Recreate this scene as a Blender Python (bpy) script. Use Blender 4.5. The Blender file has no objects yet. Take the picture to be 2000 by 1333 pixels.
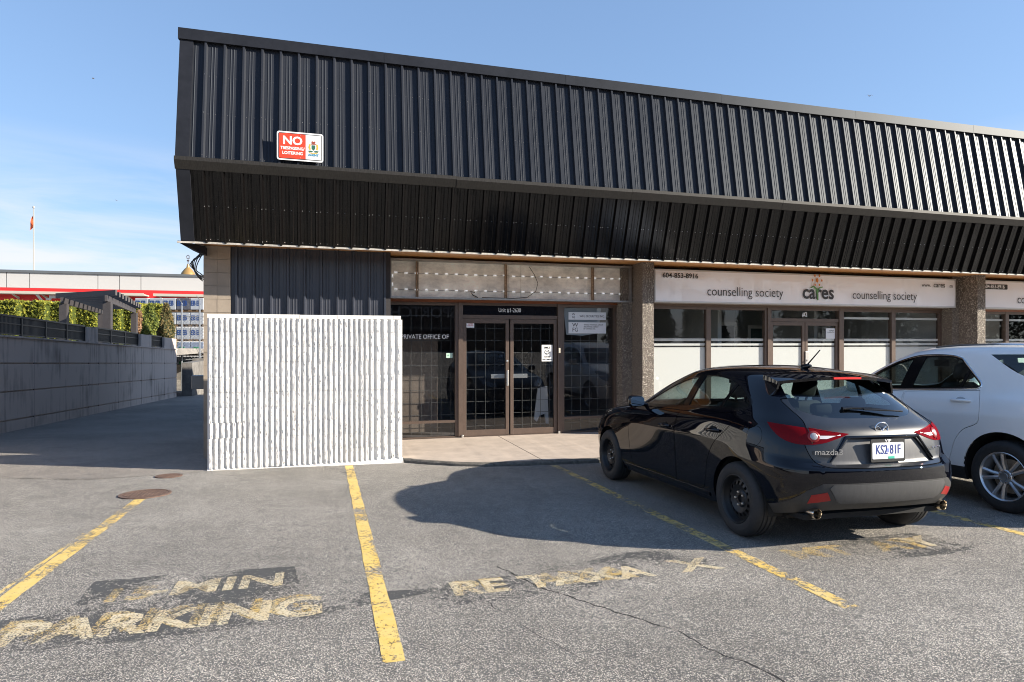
import bpy, bmesh, math, random
from mathutils import Vector, Matrix
from mathutils.bvhtree import BVHTree
R = math.radians
random.seed(7)
scene = bpy.context.scene
COL = scene.collection

# ------------------------------------------------------------------ camera
CAM_Z = 1.55
cam_d = bpy.data.cameras.new('camera')
cam = bpy.data.objects.new('camera', cam_d); COL.objects.link(cam)
cam_d.sensor_width = 36.0
cam_d.lens = 1259 / 2000 * 36.0
cam_d.clip_start = 0.05; cam_d.clip_end = 3000
cam_d.shift_y = (668 - 666.5) / 2000
cam.location = (0, 0, CAM_Z)
cam.rotation_euler = (R(90), 0, R(-16.2))
scene.camera = cam

# ------------------------------------------------------------------ sun and sky
SUN_DIR = Vector((2.14, -1.0, 1.0)).normalized()          # towards the sun
sun_elev = math.asin(SUN_DIR.z)
sun_az = math.atan2(SUN_DIR.x, SUN_DIR.y)                 # clockwise from +Y
sd = bpy.data.lights.new('sun', 'SUN'); sd.energy = 4.8; sd.angle = R(0.53); sd.color = (1.0, 0.91, 0.77)
sun = bpy.data.objects.new('sun', sd); COL.objects.link(sun)
sun.rotation_euler = SUN_DIR.to_track_quat('Z', 'Y').to_euler()
sun.location = (20, -12, 12)
world = bpy.data.worlds.new('World'); scene.world = world; world.use_nodes = True
def build_world():
    nt = world.node_tree; n = nt.nodes; L = nt.links; n.clear()
    out = n.new('ShaderNodeOutputWorld'); bg = n.new('ShaderNodeBackground')
    sky = n.new('ShaderNodeTexSky'); sky.sky_type = 'NISHITA'; sky.sun_disc = False
    sky.sun_elevation = sun_elev; sky.sun_rotation = sun_az
    sky.altitude = 50; sky.air_density = 1.0; sky.dust_density = 0.25; sky.ozone_density = 1.6
    tc = n.new('ShaderNodeTexCoord'); mp = n.new('ShaderNodeMapping')
    mp.inputs['Scale'].default_value = (1.0, 1.0, 5.5); mp.inputs['Location'].default_value = (1.3, 0.4, 0.2)
    nz = n.new('ShaderNodeTexNoise'); nz.inputs['Scale'].default_value = 2.4; nz.inputs['Detail'].default_value = 8
    nz.inputs['Roughness'].default_value = 0.6; nz.inputs['Distortion'].default_value = 0.5
    cr = n.new('ShaderNodeValToRGB'); cr.color_ramp.elements[0].position = 0.33; cr.color_ramp.elements[1].position = 0.58
    sep = n.new('ShaderNodeSeparateXYZ')
    el = n.new('ShaderNodeMapRange'); el.inputs[1].default_value = 0.10; el.inputs[2].default_value = 0.27
    el.inputs[3].default_value = 1.0; el.inputs[4].default_value = 0.0; el.clamp = True
    mul = n.new('ShaderNodeMath'); mul.operation = 'MULTIPLY'
    mul2 = n.new('ShaderNodeMath'); mul2.operation = 'MULTIPLY'; mul2.inputs[1].default_value = 0.9
    mix = n.new('ShaderNodeMixRGB'); mix.inputs[2].default_value = (3.75, 3.8, 4.0, 1)
    L.new(tc.outputs['Generated'], mp.inputs[0]); L.new(mp.outputs[0], nz.inputs['Vector'])
    L.new(nz.outputs['Fac'], cr.inputs[0]); L.new(tc.outputs['Generated'], sep.inputs[0]); L.new(sep.outputs['Z'], el.inputs[0])
    L.new(cr.outputs[0], mul.inputs[0]); L.new(el.outputs[0], mul.inputs[1]); L.new(mul.outputs[0], mul2.inputs[0])
    L.new(mul2.outputs[0], mix.inputs[0])
    gm = n.new('ShaderNodeGamma'); gm.inputs['Gamma'].default_value = .55
    hs = n.new('ShaderNodeVectorMath'); hs.operation = 'MULTIPLY'; hs.inputs[1].default_value = (.96, 1.22, 1.60)
    L.new(sky.outputs[0], gm.inputs[0]); L.new(gm.outputs[0], hs.inputs[0]); L.new(hs.outputs[0], mix.inputs[1]); L.new(mix.outputs[0], bg.inputs[0])
    bg.inputs[1].default_value = 0.106
    L.new(bg.outputs[0], out.inputs[0])
build_world()
scene.view_settings.view_transform = 'Standard'
scene.view_settings.look = 'None'
scene.view_settings.exposure = 1.27
scene.view_settings.gamma = 1.0
scene.cycles.filter_width = 1.0

# ------------------------------------------------------------------ helpers
def gz(x, y):
    if y > 40: y = 40 + (y - 40) * 0.0
    if y < -25: y = -25
    x = max(-30, min(40, x))
    return -0.028 * y - 0.01 * x

def tag(o, label=None, cat=None, group=None, kind=None):
    if label: o['label'] = label
    if cat: o['category'] = cat
    if group: o['group'] = group
    if kind: o['kind'] = kind
    return o

def empty(name, loc=(0, 0, 0), rz=0.0, label=None, cat=None, group=None):
    o = bpy.data.objects.new(name, None); COL.objects.link(o)
    o.empty_display_size = 0.2
    o.location = loc; o.rotation_euler = (0, 0, rz)
    return tag(o, label, cat, group)

def link(name, me, parent=None):
    o = bpy.data.objects.new(name, me); COL.objects.link(o)
    if parent is not None: o.parent = parent
    return o

def obj(name, verts, faces, mats, parent=None, smooth=False, mi=None, angle=None):
    me = bpy.data.meshes.new(name)
    me.from_pydata([tuple(v) for v in verts], [], faces)
    if not isinstance(mats, (list, tuple)): mats = [mats]
    for m in mats: me.materials.append(m)
    if mi is not None:
        me.polygons.foreach_set('material_index', mi)
    if smooth:
        me.polygons.foreach_set('use_smooth', [True] * len(me.polygons))
        if angle is not None: me.set_sharp_from_angle(angle=R(angle))
    me.update()
    return link(name, me, parent)

class MB:
    """collects shapes, builds them as one mesh object"""
    def __init__(s): s.v = []; s.f = []; s.m = []; s.cur = 0
    def add(s, vs, fs, m=None):
        b = len(s.v); s.v += [Vector(v) for v in vs]
        s.f += [tuple(i + b for i in f) for f in fs]; s.m += [s.cur if m is None else m] * len(fs)
        return s
    def box(s, x0, x1, y0, y1, z0, z1, m=None, bev=0.0):
        if bev > 0:
            bm = bmesh.new(); bmesh.ops.create_cube(bm, size=1)
            for v in bm.verts: v.co = Vector(((x0 + x1) / 2 + v.co.x * (x1 - x0), (y0 + y1) / 2 + v.co.y * (y1 - y0), (z0 + z1) / 2 + v.co.z * (z1 - z0)))
            bmesh.ops.bevel(bm, geom=bm.edges[:], offset=bev, segments=2, profile=0.5, affect='EDGES')
            bm.verts.index_update()
            s.add([v.co.copy() for v in bm.verts], [[v.index for v in f.verts] for f in bm.faces], m); bm.free(); return s
        vs = [(x0, y0, z0), (x1, y0, z0), (x1, y1, z0), (x0, y1, z0), (x0, y0, z1), (x1, y0, z1), (x1, y1, z1), (x0, y1, z1)]
        fs = [(0, 3, 2, 1), (4, 5, 6, 7), (0, 1, 5, 4), (1, 2, 6, 5), (2, 3, 7, 6), (3, 0, 4, 7)]
        return s.add(vs, fs, m)
    def tube(s, pts, r, n=8, m=None, caps=True):
        pts = [Vector(p) for p in pts]; rr = r if isinstance(r, (list, tuple)) else [r] * len(pts)
        rings = []; up = None
        for i, p in enumerate(pts):
            a = pts[max(0, i - 1)]; b = pts[min(len(pts) - 1, i + 1)]
            t = (b - a).normalized()
            if up is None: up = Vector((0, 0, 1)) if abs(t.z) < 0.9 else Vector((1, 0, 0))
            u = t.cross(up).normalized(); w = u.cross(t).normalized(); up = w
            rings.append([p + (u * math.cos(2 * math.pi * k / n) + w * math.sin(2 * math.pi * k / n)) * rr[i] for k in range(n)])
        vs = [v for rg in rings for v in rg]; fs = []
        for i in range(len(pts) - 1):
            for k in range(n):
                k2 = (k + 1) % n
                fs.append((i * n + k, (i + 1) * n + k, (i + 1) * n + k2, i * n + k2))
        if caps:
            fs.append(tuple(range(n))); fs.append(tuple(reversed(range((len(pts) - 1) * n, len(pts) * n))))
        return s.add(vs, fs, m)
    def lathe(s, prof, M, n=32, m=None, skip=None):
        """prof: list of (radius, axial); axis = local z of matrix M"""
        vs = []; fs = []
        for (r, z) in prof:
            for k in range(n):
                a = 2 * math.pi * k / n
                vs.append(M @ Vector((r * math.cos(a), r * math.sin(a), z)))
        for i in range(len(prof) - 1):
            for k in range(n):
                if skip and skip(i, k): continue
                k2 = (k + 1) % n
                fs.append((i * n + k, i * n + k2, (i + 1) * n + k2, (i + 1) * n + k))
        return s.add(vs, fs, m)
    def prism(s, poly, z0, z1, M=None, m=None):
        """poly in local xy, extruded z0..z1"""
        n = len(poly); M = M or Matrix()
        vs = [M @ Vector((p[0], p[1], z0)) for p in poly] + [M @ Vector((p[0], p[1], z1)) for p in poly]
        fs = [tuple(reversed(range(n))), tuple(range(n, 2 * n))] + [(i, (i + 1) % n, n + (i + 1) % n, n + i) for i in range(n)]
        return s.add(vs, fs, m)
    def build(s, name, mats, parent=None, smooth=False, angle=35):
        return obj(name, s.v, s.f, mats, parent, smooth, s.m if isinstance(mats, (list, tuple)) else None, angle if smooth else None)

def rrect(x0, x1, y0, y1, r, n=5):
    out = []
    for cx, cy, a0 in ((x1 - r, y1 - r, 0), (x0 + r, y1 - r, 90), (x0 + r, y0 + r, 180), (x1 - r, y0 + r, 270)):
        for k in range(n + 1):
            a = R(a0 + 90 * k / n); out.append((cx + r * math.cos(a), cy + r * math.sin(a)))
    return out

FACE = Matrix(((1, 0, 0, 0), (0, 0, -1, 0), (0, 1, 0, 0), (0, 0, 0, 1)))   # local x,y,z -> world X, Z, -Y (faces the viewer)
def text(name, s, size, mat, parent, loc, rot=(R(90), 0, 0), bold=0.0, sx=1.0, align='CENTER', ext=0.0008, spacing=1.0):
    cu = bpy.data.curves.new(name, 'FONT'); cu.body = s; cu.size = size; cu.align_x = align; cu.align_y = 'CENTER'
    cu.offset = bold * size; cu.extrude = ext; cu.resolution_u = 3; cu.space_character = spacing
    tmp = bpy.data.objects.new('tmp', cu); COL.objects.link(tmp)
    dg = bpy.context.evaluated_depsgraph_get(); dg.update()
    me = bpy.data.meshes.new_from_object(tmp.evaluated_get(dg)); me.name = name
    bpy.data.objects.remove(tmp); bpy.data.curves.remove(cu)
    me.transform(Matrix.Diagonal((sx, 1, 1, 1)))
    me.materials.clear(); me.materials.append(mat)
    o = link(name, me, parent); o.location = loc; o.rotation_euler = rot
    return o

# ------------------------------------------------------------------ materials
MATS = {}
def pm(name, col, rough=0.6, metal=0.0, spec=0.5, coat=0.0, noise=0.0, nscale=20.0, bump=0.0, bscale=60.0, emit=None, estr=0.0, alpha=1.0, vec=(1, 1, 1), coat_r=0.04, rnoise=0.0):
    if name in MATS: return MATS[name]
    m = bpy.data.materials.new(name); m.use_nodes = True; MATS[name] = m
    nt = m.node_tree; b = nt.nodes['Principled BSDF']; L = nt.links; N = nt.nodes
    b.inputs['Base Color'].default_value = (*col, 1); b.inputs['Roughness'].default_value = rough
    b.inputs['Metallic'].default_value = metal; b.inputs['Specular IOR Level'].default_value = spec
    b.inputs['Coat Weight'].default_value = coat; b.inputs['Coat Roughness'].default_value = coat_r
    if emit: b.inputs['Emission Color'].default_value = (*emit, 1); b.inputs['Emission Strength'].default_value = estr
    if noise > 0 or bump > 0 or rnoise > 0:
        tc = N.new('ShaderNodeTexCoord'); mp = N.new('ShaderNodeMapping'); mp.inputs['Scale'].default_value = vec
        L.new(tc.outputs['Object'], mp.inputs[0])
        if noise > 0 or rnoise > 0:
            nz = N.new('ShaderNodeTexNoise'); nz.inputs['Scale'].default_value = nscale; nz.inputs['Detail'].default_value = 6
            nz.inputs['Roughness'].default_value = 0.65; L.new(mp.outputs[0], nz.inputs['Vector'])
        if noise > 0:
            mr = N.new('ShaderNodeMapRange'); mr.inputs[1].default_value = 0.3; mr.inputs[2].default_value = 0.7
            mr.inputs[3].default_value = 1 - noise; mr.inputs[4].default_value = 1 + noise; L.new(nz.outputs['Fac'], mr.inputs[0])
            vm = N.new('ShaderNodeVectorMath'); vm.operation = 'SCALE'; vm.inputs[0].default_value = col
            L.new(mr.outputs[0], vm.inputs['Scale']); L.new(vm.outputs[0], b.inputs['Base Color'])
        if rnoise > 0:
            mr2 = N.new('ShaderNodeMapRange'); mr2.inputs[1].default_value = 0.3; mr2.inputs[2].default_value = 0.7
            mr2.inputs[3].default_value = max(0.02, rough - rnoise); mr2.inputs[4].default_value = min(1, rough + rnoise)
            L.new(nz.outputs['Fac'], mr2.inputs[0]); L.new(mr2.outputs[0], b.inputs['Roughness'])
        if bump > 0:
            n2 = N.new('ShaderNodeTexNoise'); n2.inputs['Scale'].default_value = bscale; n2.inputs['Detail'].default_value = 5
            L.new(mp.outputs[0], n2.inputs['Vector'])
            bp = N.new('ShaderNodeBump'); bp.inputs['Strength'].default_value = 1.0; bp.inputs['Distance'].default_value = bump
            L.new(n2.outputs['Fac'], bp.inputs['Height']); L.new(bp.outputs[0], b.inputs['Normal'])
    return m

def glass(name, tint=(0.9, 0.95, 0.93), refl=1.0, rough=0.0, ior=1.5, film=None):
    """thin window glass: Fresnel mirror over tinted see-through"""
    if name in MATS: return MATS[name]
    m = bpy.data.materials.new(name); m.use_nodes = True; MATS[name] = m
    nt = m.node_tree; N = nt.nodes; L = nt.links; N.clear()
    out = N.new('ShaderNodeOutputMaterial'); t = N.new('ShaderNodeBsdfTransparent'); t.inputs[0].default_value = (*tint, 1)
    g = N.new('ShaderNodeBsdfGlossy'); g.inputs['Roughness'].default_value = rough
    fr = N.new('ShaderNodeFresnel'); fr.inputs['IOR'].default_value = ior
    mu = N.new('ShaderNodeMath'); mu.operation = 'MULTIPLY'; mu.inputs[1].default_value = 1.8 * refl; mu.use_clamp = True
    mx = N.new('ShaderNodeMixShader')
    geo = N.new('ShaderNodeNewGeometry')
    # the Fresnel node inverts for back faces; use incoming . normal instead
    L.new(fr.outputs[0], mu.inputs[0]); L.new(mu.outputs[0], mx.inputs[0]); L.new(t.outputs[0], mx.inputs[1]); L.new(g.outputs[0], mx.inputs[2])
    vn = N.new('ShaderNodeVectorMath'); vn.operation = 'SCALE'
    bf = N.new('ShaderNodeMath'); bf.operation = 'MULTIPLY_ADD'; bf.inputs[1].default_value = -2.0; bf.inputs[2].default_value = 1.0
    L.new(geo.outputs['Backfacing'], bf.inputs[0]); 
    N.remove(vn); N.remove(bf)
    lw = N.new('ShaderNodeLayerWeight'); lw.inputs['Blend'].default_value = 0.5
    # Schlick: F0 + (1-F0)(1-cos)^5 from the facing output
    pw = N.new('ShaderNodeMath'); pw.operation = 'POWER'; pw.inputs[1].default_value = 5.0
    ma = N.new('ShaderNodeMath'); ma.operation = 'MULTIPLY_ADD'; f0 = ((ior - 1) / (ior + 1)) ** 2
    ma.inputs[1].default_value = 1 - f0; ma.inputs[2].default_value = f0
    L.new(lw.outputs['Facing'], pw.inputs[0]); L.new(pw.outputs[0], ma.inputs[0]); L.new(ma.outputs[0], mu.inputs[0])
    N.remove(fr)
    L.new(mx.outputs[0], out.inputs[0])
    return m
# ------------------------------------------------------------------ cars: shared machinery
def cage_to_dense(rings, levels=3, creases=()):
    """rings: list of lists of (x,y,z) for x>=0, columns from front centre to rear centre; last ring lies on x=0"""
    nc = len(rings[0]); V = []; idx = []
    for r, ring in enumerate(rings[:-1]):
        row = []
        for c in range(nc): V.append(Vector(ring[c])); row.append(len(V) - 1)
        mir = {0: row[0], nc - 1: row[nc - 1]}
        for c in range(1, nc - 1):
            p = ring[c]; V.append(Vector((-p[0], p[1], p[2]))); mir[c] = len(V) - 1
        idx.append((row, mir))
    top = []
    for c in range(nc): V.append(Vector(rings[-1][c])); top.append(len(V) - 1)
    idx.append((top, {c: top[c] for c in range(nc)}))
    F = []
    for r in range(len(rings) - 1):
        a, am = idx[r]; b, bmr = idx[r + 1]
        for c in range(nc - 1):
            F.append((a[c], b[c], b[c + 1], a[c + 1]))
            F.append((am[c + 1], bmr[c + 1], bmr[c], am[c]))
    me = bpy.data.meshes.new('cage'); me.from_pydata(V, [], F); me.update()
    ce = {}
    for (r, c0, c1, w) in creases:          # along a ring
        row, mir = idx[r]
        for c in range(c0, c1):
            ce[frozenset((row[c], row[c + 1]))] = w; ce[frozenset((mir[c], mir[c + 1]))] = w
    at = me.attributes.new('crease_edge', 'FLOAT', 'EDGE')
    for e in me.edges:
        w = ce.get(frozenset(e.vertices))
        if w: at.data[e.index].value = w
    o = bpy.data.objects.new('cage', me); COL.objects.link(o)
    md = o.modifiers.new('s', 'SUBSURF'); md.levels = levels; md.render_levels = levels; md.boundary_smooth = 'PRESERVE_CORNERS'
    dg = bpy.context.evaluated_depsgraph_get(); dg.update()
    d = bpy.data.meshes.new_from_object(o.evaluated_get(dg))
    bpy.data.objects.remove(o); bpy.data.meshes.remove(me)
    return d

def in_poly(p, poly):
    x, y = p; c = False; n = len(poly); j = n - 1
    for i in range(n):
        xi, yi = poly[i]; xj, yj = poly[j]
        if (yi > y) != (yj > y) and x < (xj - xi) * (y - yi) / (yj - yi) + xi: c = not c
        j = i
    return c

def smooth_poly(pts, n=6, closed=True):
    """Catmull-Rom through points; points given as (x,y,'c') stay sharp corners"""
    P = [(p[0], p[1]) for p in pts]; S = [len(p) > 2 for p in pts]; N = len(P); out = []
    rng = range(N) if closed else range(N - 1)
    for i in rng:
        p1 = Vector(P[i]); p2 = Vector(P[(i + 1) % N])
        p0 = Vector(P[(i - 1) % N]) if (closed or i > 0) else p1
        p3 = Vector(P[(i + 2) % N]) if (closed or i + 2 < N) else p2
        l = (p2 - p1).length
        m1 = (p2 - p1) if S[i] else (p2 - p0).normalized() * l
        m2 = (p2 - p1) if S[(i + 1) % N] else (p3 - p1).normalized() * l
        if S[i] and S[(i + 1) % N]: out.append(tuple(p1)); continue
        for k in range(n):
            t = k / n; t2 = t * t; t3 = t2 * t
            q = p1 * (2 * t3 - 3 * t2 + 1) + m1 * (t3 - 2 * t2 + t) + p2 * (-2 * t3 + 3 * t2) + m2 * (t3 - t2)
            out.append((q.x, q.y))
    if not closed: out.append(P[-1])
    return out

def area2(poly): return sum(poly[i][0] * poly[(i + 1) % len(poly)][1] - poly[(i + 1) % len(poly)][0] * poly[i][1] for i in range(len(poly)))
def offset_poly(poly, d):
    """positive d grows"""
    sgn = 1 if area2(poly) > 0 else -1; n = len(poly); out = []
    for i in range(n):
        a = Vector(poly[i - 1]); b = Vector(poly[i]); c = Vector(poly[(i + 1) % n])
        e1 = (b - a).normalized() if (b - a).length > 1e-9 else Vector((1, 0)); e2 = (c - b).normalized() if (c - b).length > 1e-9 else e1
        n1 = Vector((e1.y, -e1.x)) * sgn; n2 = Vector((e2.y, -e2.x)) * sgn
        m = (n1 + n2); m = m.normalized() if m.length > 1e-6 else n1
        k = max(0.5, m.dot(n1)); q = b + m * d / k
        out.append((q.x, q.y))
    return out

VIEWS = {'side': (Vector((0, 1, 0)), Vector((0, 0, 1))), 'rear': (Vector((1, 0, 0)), Vector((0, 0, 1))),
         'diag': (Vector((1, 1, 0)), Vector((0, 0, 1))), 'fdiag': (Vector((1, -1, 0)), Vector((0, 0, 1))), 'top': (Vector((1, 0, 0)), Vector((0, 1, 0)))}

class Shell:
    """half of a car body (x>=0) that is cut along projected outlines; every face carries a part name"""
    def __init__(s, dense):
        s.ref = dense
        s.bvh = BVHTree.FromPolygons([v.co.copy() for v in dense.vertices], [tuple(p.vertices) for p in dense.polygons])
        s.nor = [v.normal.copy() for v in dense.vertices]
        s.bm = bmesh.new(); s.bm.from_mesh(dense)
        bmesh.ops.delete(s.bm, geom=[f for f in s.bm.faces if f.calc_center_median().x < 0], context='FACES')
        s.lay = s.bm.faces.layers.int.new('part'); s.names = ['body']
    def pid(s, n):
        if n not in s.names: s.names.append(n)
        return s.names.index(n)
    def mark(s, view, poly, name, region=lambda c, n: True, only=None):
        ax, az = VIEWS[view]; al = ax.length_squared; bm = s.bm
        onl = None if only is None else [s.pid(q) for q in only]
        hs = [p[0] for p in poly]; zs = [p[1] for p in poly]; pad = 0.12
        cand = [f for f in bm.faces if region(f.calc_center_median(), f.normal) and
                min(hs) - pad < f.calc_center_median().dot(ax) < max(hs) + pad and min(zs) - pad < f.calc_center_median().dot(az) < max(zs) + pad]
        n = len(poly)
        for i in range(n):
            a = poly[i]; b = poly[(i + 1) % n]
            if abs(a[0] - b[0]) + abs(a[1] - b[1]) < 1e-7: continue
            h0, h1 = min(a[0], b[0]) - 1e-4, max(a[0], b[0]) + 1e-4; z0, z1 = min(a[1], b[1]) - 1e-4, max(a[1], b[1]) + 1e-4
            sub = []
            for f in cand:
                if not f.is_valid: continue
                fh = [v.co.dot(ax) for v in f.verts]; fz = [v.co.dot(az) for v in f.verts]
                if max(fh) > h0 and min(fh) < h1 and max(fz) > z0 and min(fz) < z1: sub.append(f)
            if not sub: continue
            co = ax * (a[0] / al) + az * a[1]
            no = ax * ((b[1] - a[1])) - az * (b[0] - a[0]); 
            no = (ax / al) * 0 + Vector(ax) * (b[1] - a[1]) - Vector(az) * (b[0] - a[0])
            geom = set(sub)
            for f in sub: geom.update(f.edges); geom.update(f.verts)
            sset = set(cand)
            r = bmesh.ops.bisect_plane(bm, geom=list(geom), dist=1e-5, plane_co=co, plane_no=no.normalized())
            for g in r['geom']:
                if isinstance(g, bmesh.types.BMFace) and g not in sset: cand.append(g); sset.add(g)
            for g in r['geom_cut']:
                if isinstance(g, bmesh.types.BMEdge):
                    for f in g.link_faces:
                        if f not in sset: cand.append(f); sset.add(f)
        k = s.pid(name)
        for f in cand:
            if not f.is_valid: continue
            c = f.calc_center_median()
            if onl is not None and f[s.lay] not in onl: continue
            if in_poly((c.dot(ax), c.dot(az)), poly) and region(c, f.normal): f[s.lay] = k
    def normal_at(s, co):
        """smooth normal of the uncut body at co"""
        loc, nrm, i, d = s.bvh.find_nearest(co)
        p = s.ref.polygons[i]; acc = Vector(); 
        for vi in p.vertices:
            w = 1.0 / ((s.ref.vertices[vi].co - loc).length + 1e-4); acc += s.nor[vi] * w
        return acc.normalized()
    def hit(s, o, d):
        l, n, i, dist = s.bvh.ray_cast(Vector(o), Vector(d).normalized())
        return (l, s.normal_at(l)) if l else (None, None)
    def get(s, names, side=0, off=0.0, thick=0.0, disp=None):
        """verts, faces, normals; side 0 = both halves merged, +1 = x>0, -1 = mirrored"""
        if isinstance(names, str): names = [names]
        ks = [s.pid(n) for n in names]; vm = {}; V = []; Nn = []; F = []
        for f in s.bm.faces:
            if f[s.lay] not in ks: continue
            row = []
            for v in f.verts:
                if v.index not in vm or True:
                    key = v
                    if key not in vm:
                        n = s.normal_at(v.co); vm[key] = len(V); co = v.co + n * off
                        if disp: co = co + disp
                        if abs(v.co.x) < 1e-5: co.x = 0
                        V.append(co); Nn.append(n)
                    row.append(vm[key])
            F.append(tuple(row))
        if side == 0:
            n0 = len(V); mp = {}
            for i in range(n0):
                if abs(V[i].x) < 1e-5: mp[i] = i
                else: mp[i] = len(V); V.append(Vector((-V[i].x, V[i].y, V[i].z))); Nn.append(Vector((-Nn[i].x, Nn[i].y, Nn[i].z)))
            F += [tuple(mp[i] for i in reversed(f)) for f in list(F)]
        elif side == -1:
            V = [Vector((-v.x, v.y, v.z)) for v in V]; Nn = [Vector((-v.x, v.y, v.z)) for v in Nn]; F = [tuple(reversed(f)) for f in F]
        ns = len(F)
        if thick:
            # side walls going inward round the open border
            ec = {}
            for f in F:
                for a, b in zip(f, f[1:] + f[:1]): ec[(a, b)] = ec.get((a, b), 0) + 1
            bord = [e for e in ec if (e[1], e[0]) not in ec]; nv = {}
            for e in bord:
                for i in e:
                    if i not in nv: nv[i] = len(V); V.append(V[i] - Nn[i] * thick); Nn.append(Nn[i])
            for a, b in bord:
                F.append((b, a, nv[a], nv[b]))
        return V, F, Nn, ns
    def part(s, obj_name, names, mat, parent, side=0, off=0.0, thick=0.0, disp=None):
        V, F, Nn, ns = s.get(names, side, off, thick, disp)
        if not F: print('EMPTY PART', obj_name, names); return None
        me = bpy.data.meshes.new(obj_name); me.from_pydata(V, [], F)
        me.materials.append(mat)
        me.polygons.foreach_set('use_smooth', [i < ns for i in range(len(F))]); me.update()
        # smooth normals of the original surface on the skin, flat ones on the walls
        ln = []
        for p in me.polygons:
            for vi in p.vertices:
                ln.append(tuple(Nn[vi]) if p.index < ns and p.area > 0 else tuple(p.normal))
        me.normals_split_custom_set(ln)
        return link(obj_name, me, parent)
    def delete(s, name):
        k = s.pid(name); bmesh.ops.delete(s.bm, geom=[f for f in s.bm.faces if f[s.lay] == k], context='FACES')
    def arch(s, cy, cz, r, depth=0.10):
        """cuts a wheel opening and returns its rim points"""
        poly = [(cy + r * math.cos(2 * math.pi * k / 48), cz + r * math.sin(2 * math.pi * k / 48)) for k in range(48)]
        s.mark('side', poly, 'hole', region=lambda c, n: c.x > 0.45)
        s.delete('hole')
        pts = []
        for p in poly:
            l, n = s.hit((2.0, p[0], p[1]), (-1, 0, 0))
            if l is None or p[1] < cz - r * 0.75: continue
            pts.append(l)
        pts.sort(key=lambda q: math.atan2(q.z - cz, q.y - cy) if math.atan2(q.z - cz, q.y - cy) > -math.pi / 2 else math.atan2(q.z - cz, q.y - cy) + 2 * math.pi)
        return pts

def lip_mesh(pts_list, parent, mat, name, w=0.03, mir=(1, -1), inset=0.0):
    for pts in pts_list:
        for sx in mir:
            mb = MB(); a = [Vector((sx * (p.x + inset), p.y, p.z)) for p in pts]; b = [Vector((sx * (p.x - w), p.y, p.z)) for p in pts]
            n = len(a)
            mb.add(a + b, [((i, i + 1, n + i + 1, n + i) if sx > 0 else (i + 1, i, n + i, n + i + 1)) for i in range(n - 1)])
            mb.build(name, mat, parent, True, 60)

def liner(arches, parent, mat, xin=0.42, xout=0.86, under=None):
    for (cy, cz, r, xo) in arches:
        for sx in (1, -1):
            mb = MB(); n = 28; A = []; B = []
            for k in range(n + 1):
                a = R(-12 + 204 * k / n)
                A.append(Vector((sx * (xo - 0.015), cy + (r + 0.003) * math.cos(a), cz + (r + 0.003) * math.sin(a))))
                B.append(Vector((sx * xin, cy + (r + 0.003) * math.cos(a), cz + (r + 0.003) * math.sin(a))))
            mb.add(A + B, [(i, i + 1, n + 1 + i + 1, n + 1 + i) for i in range(n)])
            mb.add(B + [Vector((sx * xin, cy, cz))], [(i, i + 1, n + 1) for i in range(n)])
            mb.build('wheel_liner', mat, parent, True, 40)

def ribbon(sh, pts, w, view='side', off=0.004, sign=1):
    """thin raised strip that follows the body along a projected line"""
    V = []; F = []
    n = len(pts)
    for i, p in enumerate(pts):
        a = Vector(pts[max(0, i - 1)]); b = Vector(pts[min(n - 1, i + 1)]); t = (b - a).normalized(); q = Vector((-t.y, t.x)) * w / 2
        for k in (-1, 0, 1):
            h = p[0] + q.x * k; z = p[1] + q.y * k
            if view == 'side': l, nn = sh.hit((2.0, h, z), (-1, 0, 0))
            elif view == 'rear': l, nn = sh.hit((h, -3, z), (0, 1, 0))
            else: l, nn = sh.hit((h, 8, z), (0, -1, 0))
            if l is None: l = V[-1] if V else Vector((0.8, h, z)); nn = Vector((1, 0, 0))
            V.append(l + nn * (off if k == 0 else 0.0005))
    for i in range(n - 1):
        for k in (0, 1): F.append((3 * i + k, 3 * i + k + 1, 3 * (i + 1) + k + 1, 3 * (i + 1) + k))
    return V, F

def both(V, F):
    n = len(V); return V + [Vector((-v.x, v.y, v.z)) for v in V], F + [tuple(n + i for i in reversed(f)) for f in F]

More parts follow.
